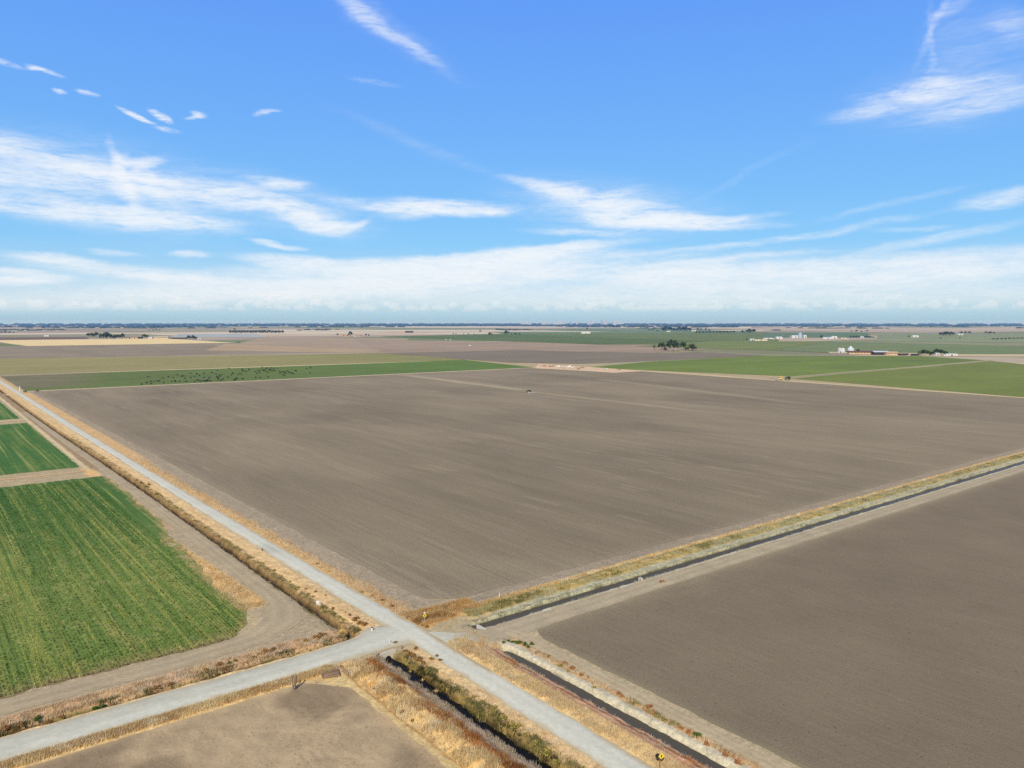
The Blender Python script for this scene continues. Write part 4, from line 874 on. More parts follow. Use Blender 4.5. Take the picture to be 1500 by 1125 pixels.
trees(T_FAR2,[(1074,479.8,2.8),(1080,479.8,2.8)],'tree in the tiny blue wood close to the horizon','tiny blue wood')
trees(T_FAR2,[(892,479.4,2.8),(898,479.4,3),(905,479.2,2.4)],'bluish tree near the skyline towers','blue trees by the skyline')
tree(T_FAR,782,478.6,2,'lone bluish tree before the horizon factories'); tree(T_FAR,860,482.6,2.4,'lone dark tree on the pale far field before the skyline')
tree(T_FAR2,742,489.4,4.6,'bushy dark tree at the corner of the long green field'); 
trees(T_FAR2,[(749,490.2,1.8),(755,490.2,2.4),(761,490.2,2)],'low shrub tree in the row past the bushy corner tree','shrub row past the corner tree')
trees(T_FAR,[(664,490,2),(668,490.2,1.8),(679,490.4,1.8),(686,490.4,2),(694,490.6,1.6)],'small tree in the sparse row beyond the long green field','sparse row beyond the green field')
tree(T_FAR,703.5,486.6,2.8,'small dark tree standing behind the sparse tree row'); tree(T_FAR2,718,490.8,3.6,'wide dark tree at the end of the sparse tree row')
# middle left farmstead
tree(T_FAR,494.5,491.6,2.8,'small tree at the near end of the red roofed farmstead'); tree(T_FAR,513.5,493.4,7.2,'tall pointed dark tree amid the red roofed farmstead',None,.7)
trees(T_FAR,[(536,492.2,3),(540,492.6,2.6)],'small tree at the far end of the red roofed farmstead','trees at the farmstead end')
# orchard row
trees(T_FAR2,[(338+i*4.2,488.2,4.0) for i in range(19)],'dark tree in the long straight orchard windbreak','orchard windbreak',.8)
# left farmstead
trees([T_ROUND,T_WIDE],[(128.5,493.2,4.4),(134,493.2,5.4),(141.5,493.4,6.2),(138,493.3,4)],'dark tree in the smaller grove behind the straw field','smaller grove behind the straw field')
trees([T_WIDE,T_ROUND,T_TALL],[(152,496.6,8.6),(157,496.6,9.2),(163,496.6,6.2),(168,496.6,6.0),(174,496.6,5.8),(179.5,496.4,7.6)],'dark tree in the big grove behind the straw field','big grove behind the straw field')
trees(T_ROUND,[(211,495.4,5.4),(215,495.6,4.6)],'dark round tree between the farm sheds behind the straw field','trees between the farm sheds')
trees(T_WIDE,[(276,496.8,5),(282,497,5.4),(286,497.2,4)],'dark bushy tree at the end of the straw field','bushy trees at the straw field end')
trees(T_FAR,[(219,484.8,1.8),(224,484.8,2.0),(229,484.8,2.4),(234,484.8,2)],'far tree in the short row above the straw field farm','short far row')
trees(T_FAR2,[(2,487.8,2),(8,487.8,2.6),(14,487.8,2.2),(20,487.8,1.8)],'far tree in the dark row at the edge of the plain','far edge row')
tree(T_FAR,231,480.8,3.2,'lone tall far tree above the straw field farm'); tree(T_FAR,344,484.2,3,'tall far tree at the head of the orchard windbreak')
tree(T_FAR2,349.5,502.6,2,'small dark bush at the tip of the straw field')
# shrubs by the lane
tree(T_WIDE,37,575,2.6,'low black shrub nearest the white post by the farm lane',None,1.3); tree(T_WIDE,55,573.6,2.4,'low black shrub farther along the farm lane',None,1.3)

# ------------------------------------------------------------------ buildings and machines far off
M_CREAM=mat_plain('cream_wall',(.62,.56,.46),.8); M_TAN=mat_plain('hay_tan',(.52,.36,.22),.9,var=.25,scale=.3); M_GREYR=mat_plain('grey_roof',(.5,.52,.53),.5,var=.12)
M_REDR=mat_plain('dark_red_roof',(.16,.07,.05),.7); M_DARK=mat_plain('dark_opening',(.03,.028,.026),.9); M_BLUEG=mat_plain('blue_grey_steel',(.33,.42,.5),.45,.2); M_GLASS=mat_plain('dark_glass',(.03,.04,.05),.15,spec=.5)
M_OCHRE=mat_plain('machine_yellow',(.66,.5,.12),.5); M_TYRE=mat_plain('tyre_rubber',(.02,.02,.02),.85); M_TEAL=mat_plain('pale_teal_paint',(.5,.68,.64),.4); M_GREEN=mat_plain('machine_green',(.03,.09,.03),.5)
def shed(px,py,w,d,h,rz,label,wall=M_WHITE,roof=M_GREYR,open_=False,cat='shed',name='farm_shed',bays=5):
    e=empty(name,at(px,py),rz,label,cat); rh=h*.32
    mb=MB(); 
    if open_:
        mb.box((0,d/2-.2,h*.5),(w,.3,h)); mb.box((-w/2+.15,0,h*.5),(.3,d-.5,h)); mb.box((w/2-.15,0,h*.5),(.3,d-.5,h))
    else: mb.prism([(-d/2,0),(d/2,0),(d/2,h),(0,h+rh),(-d/2,h)],-w/2,w/2); mb.v=[(y,x,z) for x,y,z in mb.v]
    mb.build('wall',wall,e)
    mb=MB(); mb.prism([(-d/2-.5,h-.12),(0,h+rh+.02),(d/2+.5,h-.12),(d/2+.5,h+.1),(0,h+rh+.28),(-d/2-.5,h+.1)],-w/2-.5,w/2+.5); mb.v=[(y,x,z) for x,y,z in mb.v]; mb.build('roof',roof,e)
    if open_:
        for i in range(bays+1):
            mb=MB(); mb.box((-w/2+.3+i*(w-.6)/bays,-d/2+.3,h/2-.05),(.35,.35,h-.1)); mb.build('post',M_WOOD,e)
        mb=MB(); mb.box((0,.2,h*.38),(w-1.2,d*.75,h*.7)); mb.build('hay_stack',M_TAN,e)
    else:
        mb=MB(); mb.box((0,-d/2-.06,h*.4),(min(4,w*.25),.1,h*.8)); mb.build('door',M_DARK,e)
        for s in (-1,1):
            mb=MB(); mb.box((s*w*.3,-d/2-.05,h*.6),(min(2,w*.1),.08,h*.25)); mb.build('window',M_GLASS,e)
    return e
def silo(px,py,r,h,label,mat=M_GREYR,cone=.5,roof=None):
    e=empty('grain_silo',at(px,py),0,label,'silo'); mb=MB()
    prof=[(r,0)]+[(r*(1+.012*(k%2)),h*k/14) for k in range(1,15)]; mb.lathe(prof,24); mb.build('drum',mat,e)
    mb=MB(); mb.lathe([(r*1.04,h-.02),(r*.3,h+r*cone*.75),(r*.16,h+r*cone),(r*.16,h+r*cone+.6),(.01,h+r*cone+.7)],24); mb.build('roof',roof or mat,e)
    mb=MB(); mb.box((0,-r-.08,1.2),(1.2,.12,2.2)); mb.build('door',M_DARK,e)
    mb=MB(); mb.box((r*.72,-r*.72-.2,h*.5),(.4,.15,h)); mb.build('ladder',M_STEEL,e); return e
def elevator(px,py,s,label):
    e=empty('grain_elevator',at(px,py),.3,label,'elevator')
    mb=MB(); mb.box((0,0,s*.5),(s*.55,s*.5,s)); mb.build('tower',M_GREYR,e,bevel=.1)
    mb=MB(); mb.prism([(-s*.32,s),(s*.32,s),(0,s*1.22)],-s*.28,s*.28); mb.build('roof',M_WHITE,e)
    mb=MB(); mb.tube((s*.1,0,s*1.1),(s*.75,-.4*s,s*.25),.35); mb.build('spout',M_STEEL,e)
    mb=MB(); mb.box((0,-s*.26,s*.25),(s*.25,.1,s*.4)); mb.build('door',M_DARK,e)
M_WHITEW=M_WHITE
elevator(1230,517.6,11,'pale grain elevator tower at the end of the hay barn yard')
silo(1234.5,516.4,5,9,'pale cone roofed bin beside the grain elevator tower',M_GREYR,.5,M_WHITE)
silo(1246,515.6,8.2,8,'broad cone roofed grain bin behind the long hay barn',M_GREYR,.8)
shed(1260,519.0,56,14,6,-.04,'longest open hay barn with dark red roof beside the grain bins',M_TAN,M_REDR,True,'barn','hay_barn',8)
shed(1289,519.8,34,16,6.5,-.04,'grey roofed shed between two tan hay barns',M_DARK,M_GREYR,False,'shed')
shed(1305,520.4,26,12,6,-.04,'tan open hay barn past the grey roofed shed',M_TAN,M_TAN,True,'barn','hay_barn',4)
shed(1323.5,520.6,20,9,3.4,-.04,'low dark shed at the end of the hay barn row',M_DARK,M_REDR)
shed(1340,521.0,14,7,3,-.04,'low dark lean-to before the farm grove',M_DARK,M_DARK)
shed(1372,520.9,9,8,4.5,.2,'white farm house among the dark trees',M_WHITE,M_GREYR,cat='house',name='farm_house')
shed(1393,521.2,24,9,3.6,-.04,'long low white building past the farm trees',M_WHITE,M_WHITE)
shed(1282,518.2,30,18,5,-.04,'tan roofed shed behind the grey roofed shed',M_TAN,M_GREYR)
# silo farm
shed(1140.5,496.6,28,18,8,.1,'white gabled shed short of the blue silo',M_WHITE,M_WHITE)
shed(1164,495.2,34,26,10,.05,'large white round-shouldered barn next to the blue silo',M_WHITE,M_WHITE,cat='barn',name='barn')
silo(1172,495.6,9,22,'tall blue grey silo beside the large white barn',M_BLUEG,.7)
shed(1178.5,495.6,14,16,12,.05,'white block building on the far side of the blue silo',M_WHITE,M_GREYR)
shed(1212,496.4,46,16,6,.03,'long low grey shed past the blue silo',M_GREYR,M_GREYR); shed(1221.5,495.8,26,14,8,.03,'taller pale shed behind the long low grey shed',M_CREAM,M_WHITE)
shed(1235,496.2,24,14,4,.03,'tan low shed farthest from the blue silo',M_CREAM,M_TAN)
shed(1262.5,495.0,16,12,6,.1,'little white house with dark trees past the silo farm',M_WHITE,M_GREYR,cat='house',name='farm_house')
shed(1125,496.6,44,14,4,.0,'low pale packing shed short of the white gabled shed',M_CREAM,M_GREYR)
shed(1340,494.2,30,18,8,.1,'small white far house in the pale green fields',M_WHITE,M_WHITE,cat='house',name='farm_house')
shed(1406,490.8,30,18,6,.0,'white shed under the bluish wood',M_WHITE,M_WHITE)
shed(1101.5,499.0,18,10,6,.1,'white cottage at the long tan shed',M_WHITE,M_GREYR,cat='house',name='farm_house'); shed(1114,499.2,52,14,4.5,.0,'long tan packing shed beyond the copse field',M_CREAM,M_TAN)
shed(858,488.6,60,20,9,.0,'pale long barn standing in the far green field',M_WHITE,M_CREAM,cat='barn',name='barn')
shed(979,486.2,30,14,6,.0,'white house under the dense blue green wood',M_WHITE,M_WHITE,cat='house',name='farm_house'); shed(1016,485.2,40,14,6,.0,'pale shed at the far side of the blue green wood',M_WHITE,M_CREAM)
shed(589,487,90,24,9,.0,'tan barn with open front on the far plain',M_TAN,M_CREAM,True,'barn','barn',6); shed(599.5,487.2,60,20,9,.0,'dark barn next to the tan far barn',M_DARK,M_DARK,cat='barn',name='barn')
for px,py,lab in [(503,492.6,'red brown roofed house nearest the tall pointed tree'),(509,493.0,'dark roofed house beneath the tall pointed tree'),(521,492.8,'pale walled house past the tall pointed tree'),(528,493.0,'red brown roofed shed at the far end of the farmstead')]:
    shed(px,py,16,12,6,random.uniform(-.3,.3),lab,M_CREAM if 'pale' in lab else M_TAN,M_REDR if 'red' in lab else M_DARK,cat='house',name='farm_house')
for px,py,w,lab,wl,rf in [(186,496.4,22,'dark roofed shed beside the big grove',M_TAN,M_DARK),(198,496.2,26,'brown shed between the big grove and round trees',M_TAN,M_REDR),(206,496.0,16,'small dark shed next to the round trees',M_DARK,M_DARK),(221,496.2,16,'white shed past the round trees',M_WHITE,M_WHITE)]:
    shed(px,py,w,12,6,0,lab,wl,rf)
shed(237,496.2,68,18,7,.0,'long open fronted barn with pale roof behind the straw field',M_CREAM,M_CREAM,True,'barn','barn',8)
shed(262,496.4,70,12,4,.0,'long low dark shed row before the pale field',M_DARK,M_DARK)
shed(69,492.8,26,12,5,.0,'white far shed on the plain short of the groves',M_WHITE,M_WHITE)
shed(293,497.2,12,8,4,0,'little white shed beside the bushy trees',M_WHITE,M_WHITE)
M_CITY=mat_plain('pale_tower_wall',(.28,.32,.37),.8,scale=.02); M_CITYD=mat_plain('blue_tower_wall',(.2,.27,.35),.7,scale=.02)
# city on the horizon
def tower(px,top,w,label,mat,d=26000,steps_=1):
    x,y,z=bearing(px,474.5); t_=d/y; p=Vector((x*t_,d,0)); h=(473.6-top)/F*d+H; ww=w/F*d
    e=empty('city_building',p,0,label,'building'); mb=MB(); mb.box((0,0,h/2),(ww,ww*.8,h))
    if steps_>1: mb.box((ww*.62,0,h*.35),(ww*.5,ww*.7,h*.7))
    mb.build('wall',mat,e)
    mb=MB(); mb.box((0,0,h+3),(ww*.5,ww*.4,6)); mb.build('roof',M_GREYR,e)
    for k in range(4):
        mb=MB(); mb.box((0,-ww*.4-.6,h*(.3+.17*k)),(ww*.86,.8,h*.05)); mb.build('window',M_BLUEG,e)
for q in [(764,471.6,4,'pale low tower at the near end of the skyline'),(767.5,472,3,'small pale block next to the end tower'),(772,472.6,6,'broad low block near the skyline end'),(797,471.9,8,'wide pale works building on the skyline'),(804,473,9,'low grey works on the skyline'),(815,472.4,8,'white flat hall left of the brightest hall on the skyline'),(820,471.4,9,'brightest white hall on the skyline'),(836.5,470.6,2,'thin blue tower on the skyline'),(845,471.4,3,'bluish block past the thin tower'),(862.5,470.6,5,'white slab at the start of the tallest skyline cluster'),(868,471.4,3,'small block between the skyline slabs'),(881,468.6,2.4,'tallest dark tower on the skyline'),(885,470.4,5,'white slab beside the tallest skyline tower'),(888,469.6,1.6,'thin dark tower next to a white slab on the skyline'),(900,471.4,5,'pale block past the tallest towers'),(907,472,6,'last low pale block of the skyline')]:
    tower(*q,M_CITYD if 'blue' in q[3] or 'dark' in q[3] or 'grey' in q[3] else M_CITY,steps_=2 if q[2]>4 else 1)
# vehicles
def pickup(px,py,rz,label,paint,box_=False):
    e=empty('pickup_truck' if not box_ else 'box_truck',at(px,py,.3),rz,label,'truck'); L=5.6 if not box_ else 8
    mb=MB(); mb.box((0,0,.75),(L,1.9,.55)); mb.box((L*.38,0,1.12),(L*.24,1.8,.25)); b_=mb.build('body',paint,e,bevel=.06)
    mb=MB(); mb.box((L*.1,0,1.5),(L*.34,1.75,.85),taper=.82); mb.build('cab',paint,e,bevel=.05); mb=MB(); mb.box((L*.1,0,1.55),(L*.345,1.6,.42),taper=.86); mb.build('window',M_GLASS,e)
    if box_:
        mb=MB(); mb.box((-L*.25,0,2.1),(L*.52,2.3,2.4)); mb.build('cargo_box',paint,e,bevel=.04)
    else:
        mb=MB(); mb.box((-L*.3,0,1.03),(L*.36,1.5,.08)); mb.build('bed',M_DARK,e)
    for x in (-L*.32,L*.33):
        for y in (-.85,.85):
            mb=MB(); mb.tube((x,y-.13,.42),(x,y+.13,.42),.42,.42,14); w=mb.build('wheel',M_TYRE,e); mb=MB(); mb.tube((x,y-.14,.42),(x,y+.14,.42),.2,.2,10); mb.build('rim',M_STEEL,w)
    return e
pickup(818,538.6,2.6,'white box truck nearest the rust red equipment in the farm yard',M_WHITE,True)
pickup(824,538.0,.4,'white pickup truck parked between the two box trucks',M_WHITE)
pickup(833,538.6,2.9,'white box truck with dark underside at the middle of the yard',M_WHITE,True)
pickup(837,540.0,.2,'white pickup truck in front of the middle box truck',M_WHITE)
pickup(888,541.6,.3,'pale teal white pickup truck alone at the far end of the yard',M_TEAL)
pickup(826,540.2,1.0,'white pickup truck closest to the plowed field in the yard',M_WHITE)
pickup(1242,497.4,.1,'white truck parked beyond the tan low shed',M_WHITE,True); pickup(173.5,497.2,.1,'white truck under the big grove by the straw field',M_WHITE,True)
pickup(1385,521.9,0,'white box trailer truck before the farm house',M_WHITE,True); pickup(1350,521.9,.1,'white pickup truck in front of the farm grove',M_WHITE); pickup(1330,521.2,.1,'white car-like pickup beside the low dark shed',M_WHITE); pickup(1134,497.6,0,'white truck by the low pale packing shed',M_WHITE,True)
pickup(653.5,498.2,.1,'white box truck at the edge of the long green field',M_WHITE,True); pickup(660,498.2,.1,'second white box truck behind another at the green field edge',M_WHITE,True); pickup(688.7,507.0,.1,'lone white box truck on the brown far field',M_WHITE,True)
def implement(px,py,rz,L,label):
    e=empty('tillage_implement',at(px,py,.3),rz,label,'implement'); mb=MB()
    mb.box((0,-.9,1.0),(L,.22,.22)); mb.box((0,.9,1.0),(L,.22,.22))
    for i in range(5): mb.box((-L*.45+i*L*.225,0,1.0),(.2,2.0,.2))
    mb.box((0,-2.6,.9),(.25,3.2,.22)); mb.build('frame',M_RUST,e)
    mb=MB()
    for i in range(int(L/.7)):
        x=-L/2+.35+i*.7
        for y in (-.9,.9): mb.tube((x,y,.95),(x+.05,y+.25,.08),.06,.03,5)
    mb.build('tine_row',M_RUST,e)
    for s in (-1,1):
        mb=MB(); mb.tube((s*L*.3-.15,1.5,.5),(s*L*.3+.15,1.5,.5),.5,.5,12); mb.build('wheel',M_TYRE,e)
    mb=MB(); mb.box((L*.2,0,1.6),(L*.4,1.5,.9)); mb.build('hopper',M_RUST,e)
implement(795,537.0,.15,13,'long rust red implement at the outer end of the yard'); implement(803,537.6,.0,14,'rust red implement in the middle of the parked row'); implement(809,537.4,.3,10,'shorter rust red implement next to the box trucks')
implement(850,539.4,.0,16,'brown implement parked past the box trucks'); implement(907,542.4,.4,6,'small brown implement at the last corner of the yard'); implement(847,541.4,.6,6,'small tan implement on the sandy yard front')
# tractor and disc harrow working the field
tr=empty('tractor',at(774.6,575.0,.05),RB+.05,'dark tractor working in the middle of the big plowed field','tractor')
mb=MB(); mb.box((0,1.6,1.5),(1.1,2.6,1.1)); mb.box((0,-.2,1.1),(1.3,3.4,.6)); mb.build('body',M_GREEN,tr,bevel=.06)
mb=MB(); mb.box((0,-.7,2.6),(1.7,1.6,1.5),taper=.9); cb=mb.build('cab',M_GLASS,tr,bevel=.05); mb=MB(); mb.box((0,-.7,3.42),(1.8,1.7,.16)); mb.build('roof',M_WHITE,cb)
mb=MB(); mb.tube((.4,1.6,2.0),(.4,1.6,3.3),.07); mb.build('exhaust',M_BLACK,tr)
for y,r in ((-1.1,1.0),(1.9,.75)):
    for s in (-1,1):
        mb=MB(); mb.tube((s*1.0,y,r),(s*1.9,y,r),r,r,18); w=mb.build('wheel',M_TYRE,tr); mb=MB(); mb.tube((s*.98,y,r),(s*1.92,y,r),r*.5,r*.5,12); mb.build('rim',M_OCHRE,w)
dh=empty('disc_harrow',at(777.6,575.6,.05),RB+.05,'wide disc harrow towed behind the tractor','harrow')
mb=MB(); mb.box((0,0,.9),(8.5,.3,.3)); mb.box((0,-2,.9),(8.5,.3,.3)); mb.box((0,1.2,.9),(.3,5.2,.25)); mb.box((-3,-1,.9),(.3,2.2,.25)); mb.box((3,-1,.9),(.3,2.2,.25)); mb.build('frame',M_STEEL,dh)
for y in (0,-2):
    mb=MB()
    for i in range(18): mb.tube((-4+i*.47,y,.36),(-3.95+i*.47,y+.02,.36),.4,.4,12)
    mb.build('disc_gang',M_STEEL,dh)
# yellow digger
ex=empty('excavator',at(1143.5,557.2,.3),.2,'pale yellow digger with raised arm at the field margin by the lone tree','excavator')
for s in (-1,1):
    mb=MB(); mb.prism([(-2.0,.1),(-1.6,0),(1.6,0),(2.0,.1),(2.1,.5),(1.7,.95),(-1.7,.95),(-2.1,.5)],s*1.25-.3,s*1.25+.3); mb.build('track',M_TYRE,ex)
mb=MB(); mb.box((-.4,0,1.75),(3.4,2.6,1.3)); mb.box((-1.8,0,1.9),(.8,2.7,1.3)); mb.build('body',M_OCHRE,ex,bevel=.1)
mb=MB(); mb.box((.9,.7,2.6),(1.5,1.1,1.6),taper=.9); mb.build('cab',M_GLASS,ex,bevel=.05)
mb=MB(); mb.tube((1.0,-.3,2.0),(-1.2,-.3,5.2),.35,.3); mb.tube((-1.2,-.3,5.2),(2.6,-.3,4.6),.3,.25); mb.build('boom',M_OCHRE,ex)
mb=MB(); mb.tube((2.6,-.3,4.6),(3.0,-.3,2.0),.25,.2); mb.build('arm',M_OCHRE,ex)
mb=MB(); mb.prism([(2.6,2.0),(3.3,2.0),(3.5,1.2),(2.9,.7),(2.3,1.1)],-.8,.2); mb.build('bucket',M_OCHRE,ex)
hd=empty('flatbed_trailer',at(1139.5,557.4,.3),.05,'cream flatbed trailer beside the yellow digger','trailer')
mb=MB(); mb.box((0,0,1.5),(6.5,2.4,.4)); mb.box((-3.1,0,2.1),(.2,2.4,1.0)); mb.build('deck',M_CREAM,hd)
for x in (-2.2,-1.0):
    for s in (-1,1):
        mb=MB(); mb.tube((x,s*1.0-.15,.55),(x,s*1.0+.15,.55),.55,.55,12); mb.build('wheel',M_TYRE,hd)
mb=MB(); mb.box((3.6,0,1.3),(1.2,.2,.2)); mb.build('drawbar',M_RUST,hd)
# utility poles
def pole_make():
    e=empty('utility_pole',(0,0,0)); mb=MB(); mb.tube((0,0,-.5),(0,0,12),.2,.13,8); mb.build('pole',M_WOOD,e); mb=MB(); mb.box((0,0,11.2),(2.6,.14,.16)); mb.build('crossarm',M_WOOD,e)
    for x in (-1.1,0,1.1):
        mb=MB(); mb.tube((x,0,11.28),(x,0,11.55),.06,.05,6); mb.build('insulator',M_GREYW,e)
    return e
POLE=Proto(pole_make)
for px,py,lab in [(925.5,529.9,'thin pole at the dark field edge past the farm yard'),(860,503.8,'thin pole before the long green field'),(1049,524,'thin pole on the dark field beside the wide green one'),(1136.5,490.5,'thin pole standing before the silo farm'),(1197.5,491.5,'thin pole between the blue silo and the low grey sheds'),(1231,494.5,'pale pole behind the tan low shed')]:
    POLE(at(px,py),.6,1.15,lab,'pole','utility poles')
# field gate structure by the lane on the west side of the road
fg=empty('field_gate',at(10,579.6,.1),.3,'white pipe gate where the far green crop meets the main road','gate')
mb=MB()
for z in (.4,.8,1.2): mb.tube((-3,0,z),(3,0,z),.06)
mb.build('rail',M_WHITE,fg); 
for x in (-3,3):
    mb=MB(); mb.tube((x,0,-.2),(x,0,1.6),.11); mb.build('post',M_WHITE,fg)

# ------------------------------------------------------------------ wooded horizon (uncountable)
def woods():
    r=np.random.default_rng(5); V=[];Fc=[]; n0=0
    base=[(math.cos(2*PI*i/6),math.sin(2*PI*i/6)) for i in range(6)]
    def blob(x,y,w,h):
        nonlocal n0
        ring=[(x+w*c*1.0,y+w*s_*1.0,0) for c,s_ in base]+[(x+w*c*r.uniform(.8,1.1),y+w*s_,h*r.uniform(.5,.7)) for c,s_ in base]+[(x+w*c*.45,y+w*s_*.45,h*r.uniform(.85,1)) for c,s_ in base]
        V.extend(ring)
        for k in (0,6):
            for i in range(6): Fc.append((n0+k+i,n0+k+(i+1)%6,n0+k+6+(i+1)%6,n0+k+6+i))
        Fc.append((n0+12,n0+13,n0+14,n0+15)); Fc.append((n0+12,n0+15,n0+16,n0+17)); n0+=18
    for d,cov,hh,seed in ((7500,.16,10,1),(10500,.3,11,2),(13500,.55,15,3),(17000,1.0,24,4),(22000,1.0,36,5),(30000,1.0,58,6)):
        n=int(520); xs=np.linspace(-1.05,1.05,n)
        f=fbm(xs*9+seed*7,xs*0+seed,seed+300,4); lim=np.quantile(f,1-cov)
        for x,q in zip(xs,f):
            if q>=lim:
                dd=d*(1+r.uniform(-.06,.06)+.12*(vn(x*4,seed,seed+400)-.5)); blob(x*d*1.02*.75,dd,d*.0042*r.uniform(.6,1.3),hh*(r.uniform(.65,1.3) if d<16000 else r.uniform(.82,1.12)))
    fq=np.array(Fc); return np.array(V),fq
V,Fc=woods()
M_WOODS=mat_ground('distant_foliage',[(.01,.8,1.2)],col=(.035,.055,.045))
tag(link('distant_woods',mesh_np('distant_woods',V,Fc,M_WOODS)),kind='stuff')

# ------------------------------------------------------------------ haze lying over the plain
HAZE=float(__import__('os').environ.get('HAZE','2.4e-5'))
if HAZE>0:
    m=bpy.data.materials.new('valley_haze'); t=nt(m); vsn=N(t,'ShaderNodeVolumeScatter',i_Density=HAZE,i_Anisotropy=.0); vsn.inputs['Color'].default_value=(.24,.5,1.0,1)
    o=N(t,'ShaderNodeOutputMaterial'); lk(t,vsn.outputs[0],o.inputs['Volume']); m.cycles.homogeneous_volume=True if hasattr(m.cycles,'homogeneous_volume') else None
    mb=MB(); mb.box((0,30000,140),(150000,130000,330)); ob=mb.build('haze',m); tag(ob,kind='structure')

# ------------------------------------------------------------------ sun, sky, clouds
SUN_EL=math.radians(36); SAZ=math.atan2(-.22,-.976)      # the sun stands behind the drone, a little to the left
sd=Vector((math.cos(SUN_EL)*math.sin(SAZ),math.cos(SUN_EL)*math.cos(SAZ),math.sin(SUN_EL)))
L=bpy.data.lights.new('sun','SUN'); L.energy=4.8; L.angle=math.radians(.53); L.color=(1,.92,.8)
lo=bpy.data.objects.new('sun',L); COL.objects.link(lo); lo.rotation_euler=(-sd).to_track_quat('-Z','Y').to_euler(); lo.location=(0,0,200)
w=bpy.data.worlds.new('World'); S.world=w; w.use_nodes=True; t=w.node_tree; t.nodes.clear()
sky=N(t,'ShaderNodeTexSky',sky_type='NISHITA'); sky.sun_disc=False; sky.sun_elevation=SUN_EL; sky.sun_rotation=SAZ; sky.air_density=1.0; sky.dust_density=.6; sky.ozone_density=2.0
tc=N(t,'ShaderNodeTexCoord'); sp=N(t,'ShaderNodeSeparateXYZ'); lk(t,tc.outputs['Generated'],sp.inputs[0])
az=math_(t,'ARCTAN2',sp.outputs[0],sp.outputs[1]); hyp=math_(t,'SQRT',math_(t,'ADD',math_(t,'MULTIPLY',sp.outputs[0],sp.outputs[0]),math_(t,'MULTIPLY',sp.outputs[1],sp.outputs[1])))
el=math_(t,'ARCTAN2',sp.outputs[2],hyp)
cb=N(t,'ShaderNodeCombineXYZ'); lk(t,math_(t,'MULTIPLY',az,10.0),cb.inputs[0]); lk(t,math_(t,'MULTIPLY',el,10.0),cb.inputs[1]); P0=cb.outputs[0]   # tenths of a radian
# sky colour by elevation, mixed over the physical sky
rp=N(t,'ShaderNodeValToRGB'); lk(t,math_(t,'DIVIDE',el,.5,None,True),rp.inputs[0])
stops=[(0,(148,199,229)),(.018,(168,212,237)),(.05,(200,228,244)),(.10,(176,219,249)),(.20,(134,203,255)),(.32,(120,191,255)),(.5,(110,177,255)),(.72,(100,163,255)),(.86,(92,154,255)),(1,(84,145,254))]
while len(rp.color_ramp.elements)<len(stops): rp.color_ramp.elements.new(.5)
for e,(p,cc) in zip(rp.color_ramp.elements,stops): e.position=p; e.color=(*lin(cc),1)
nm=N(t,'ShaderNodeVectorMath',operation='SCALE'); lk(t,sky.outputs[0],nm.inputs[0]); nm.inputs['Scale'].default_value=.1
front=N(t,'ShaderNodeMapRange',interpolation_type='SMOOTHSTEP'); lk(t,sp.outputs[1],front.inputs[0])
for i,v in zip((1,2,3,4),(-.25,.35,0,.88)): front.inputs[i].default_value=v
mx=N(t,'ShaderNodeMix',data_type='RGBA'); lk(t,front.outputs[0],mx.inputs[0]); lk(t,nm.outputs[0],mx.inputs[6]); lk(t,rp.outputs[0],mx.inputs[7]); base=mx.outputs[2]
# clouds
def vnoise(vec,sc,detail,rough=.6,dist=0):
    m=N(t,'ShaderNodeMapping'); m.inputs['Scale'].default_value=sc; lk(t,vec,m.inputs[0]); n=N(t,'ShaderNodeTexNoise',i_Scale=1,i_Detail=detail,i_Roughness=rough,i_Distortion=dist); lk(t,m.outputs[0],n.inputs['Vector']); return n
def warp(vec,n,amp):
    s=N(t,'ShaderNodeVectorMath',operation='SUBTRACT'); lk(t,n.outputs['Color'],s.inputs[0]); s.inputs[1].default_value=(.5,.5,.5)
    k=N(t,'ShaderNodeVectorMath',operation='MULTIPLY'); lk(t,s.outputs[0],k.inputs[0]); k.inputs[1].default_value=(amp[0],amp[1],0)
    a=N(t,'ShaderNodeVectorMath',operation='ADD'); lk(t,vec,a.inputs[0]); lk(t,k.outputs[0],a.inputs[1]); return a.outputs[0]
P1=warp(P0,vnoise(P0,(1.1,2.2,1),4,.6),(.42,.16)); P2=warp(P0,vnoise(P0,(4.0,9,1),4,.6),(.10,.05))
def azel(px,py):
    x,y,z=bearing(px,py); return math.atan2(x,y)*10,math.atan2(z,math.hypot(x,y))*10
def blob(vec,cx,cy,w_,h_,rot,inten,soft=.15):
    X,Y=azel(cx,cy); fx=10/F*math.cos(X/10)**1.2
    m=N(t,'ShaderNodeMapping',vector_type='TEXTURE'); m.inputs['Location'].default_value=(X,Y,0); m.inputs['Rotation'].default_value=(0,0,-math.radians(rot)); m.inputs['Scale'].default_value=(w_*fx,h_*10/F,1)
    lk(t,vec,m.inputs[0]); ln=N(t,'ShaderNodeVectorMath',operation='LENGTH'); lk(t,m.outputs[0],ln.inputs[0])
    mr=N(t,'ShaderNodeMapRange',interpolation_type='SMOOTHERSTEP'); lk(t,ln.outputs['Value'],mr.inputs[0])
    for i,v in zip((1,2,3,4),(soft,1.25,inten,0)): mr.inputs[i].default_value=v
    return mr.outputs[0]
def total(L_,vec):
    s=None
    for i,q in enumerate(L_):
        if i and i%14==0:        # chains the groups so that the shader evaluates them one after another
            k=N(t,'ShaderNodeVectorMath',operation='SCALE'); lk(t,vec,k.inputs[0]); lk(t,math_(t,'MULTIPLY_ADD',s,1e-9,1.0),k.inputs['Scale']); vec=k.outputs[0]
        b_=blob(vec,*q); s=b_ if s is None else math_(t,'ADD',s,b_)
    return s
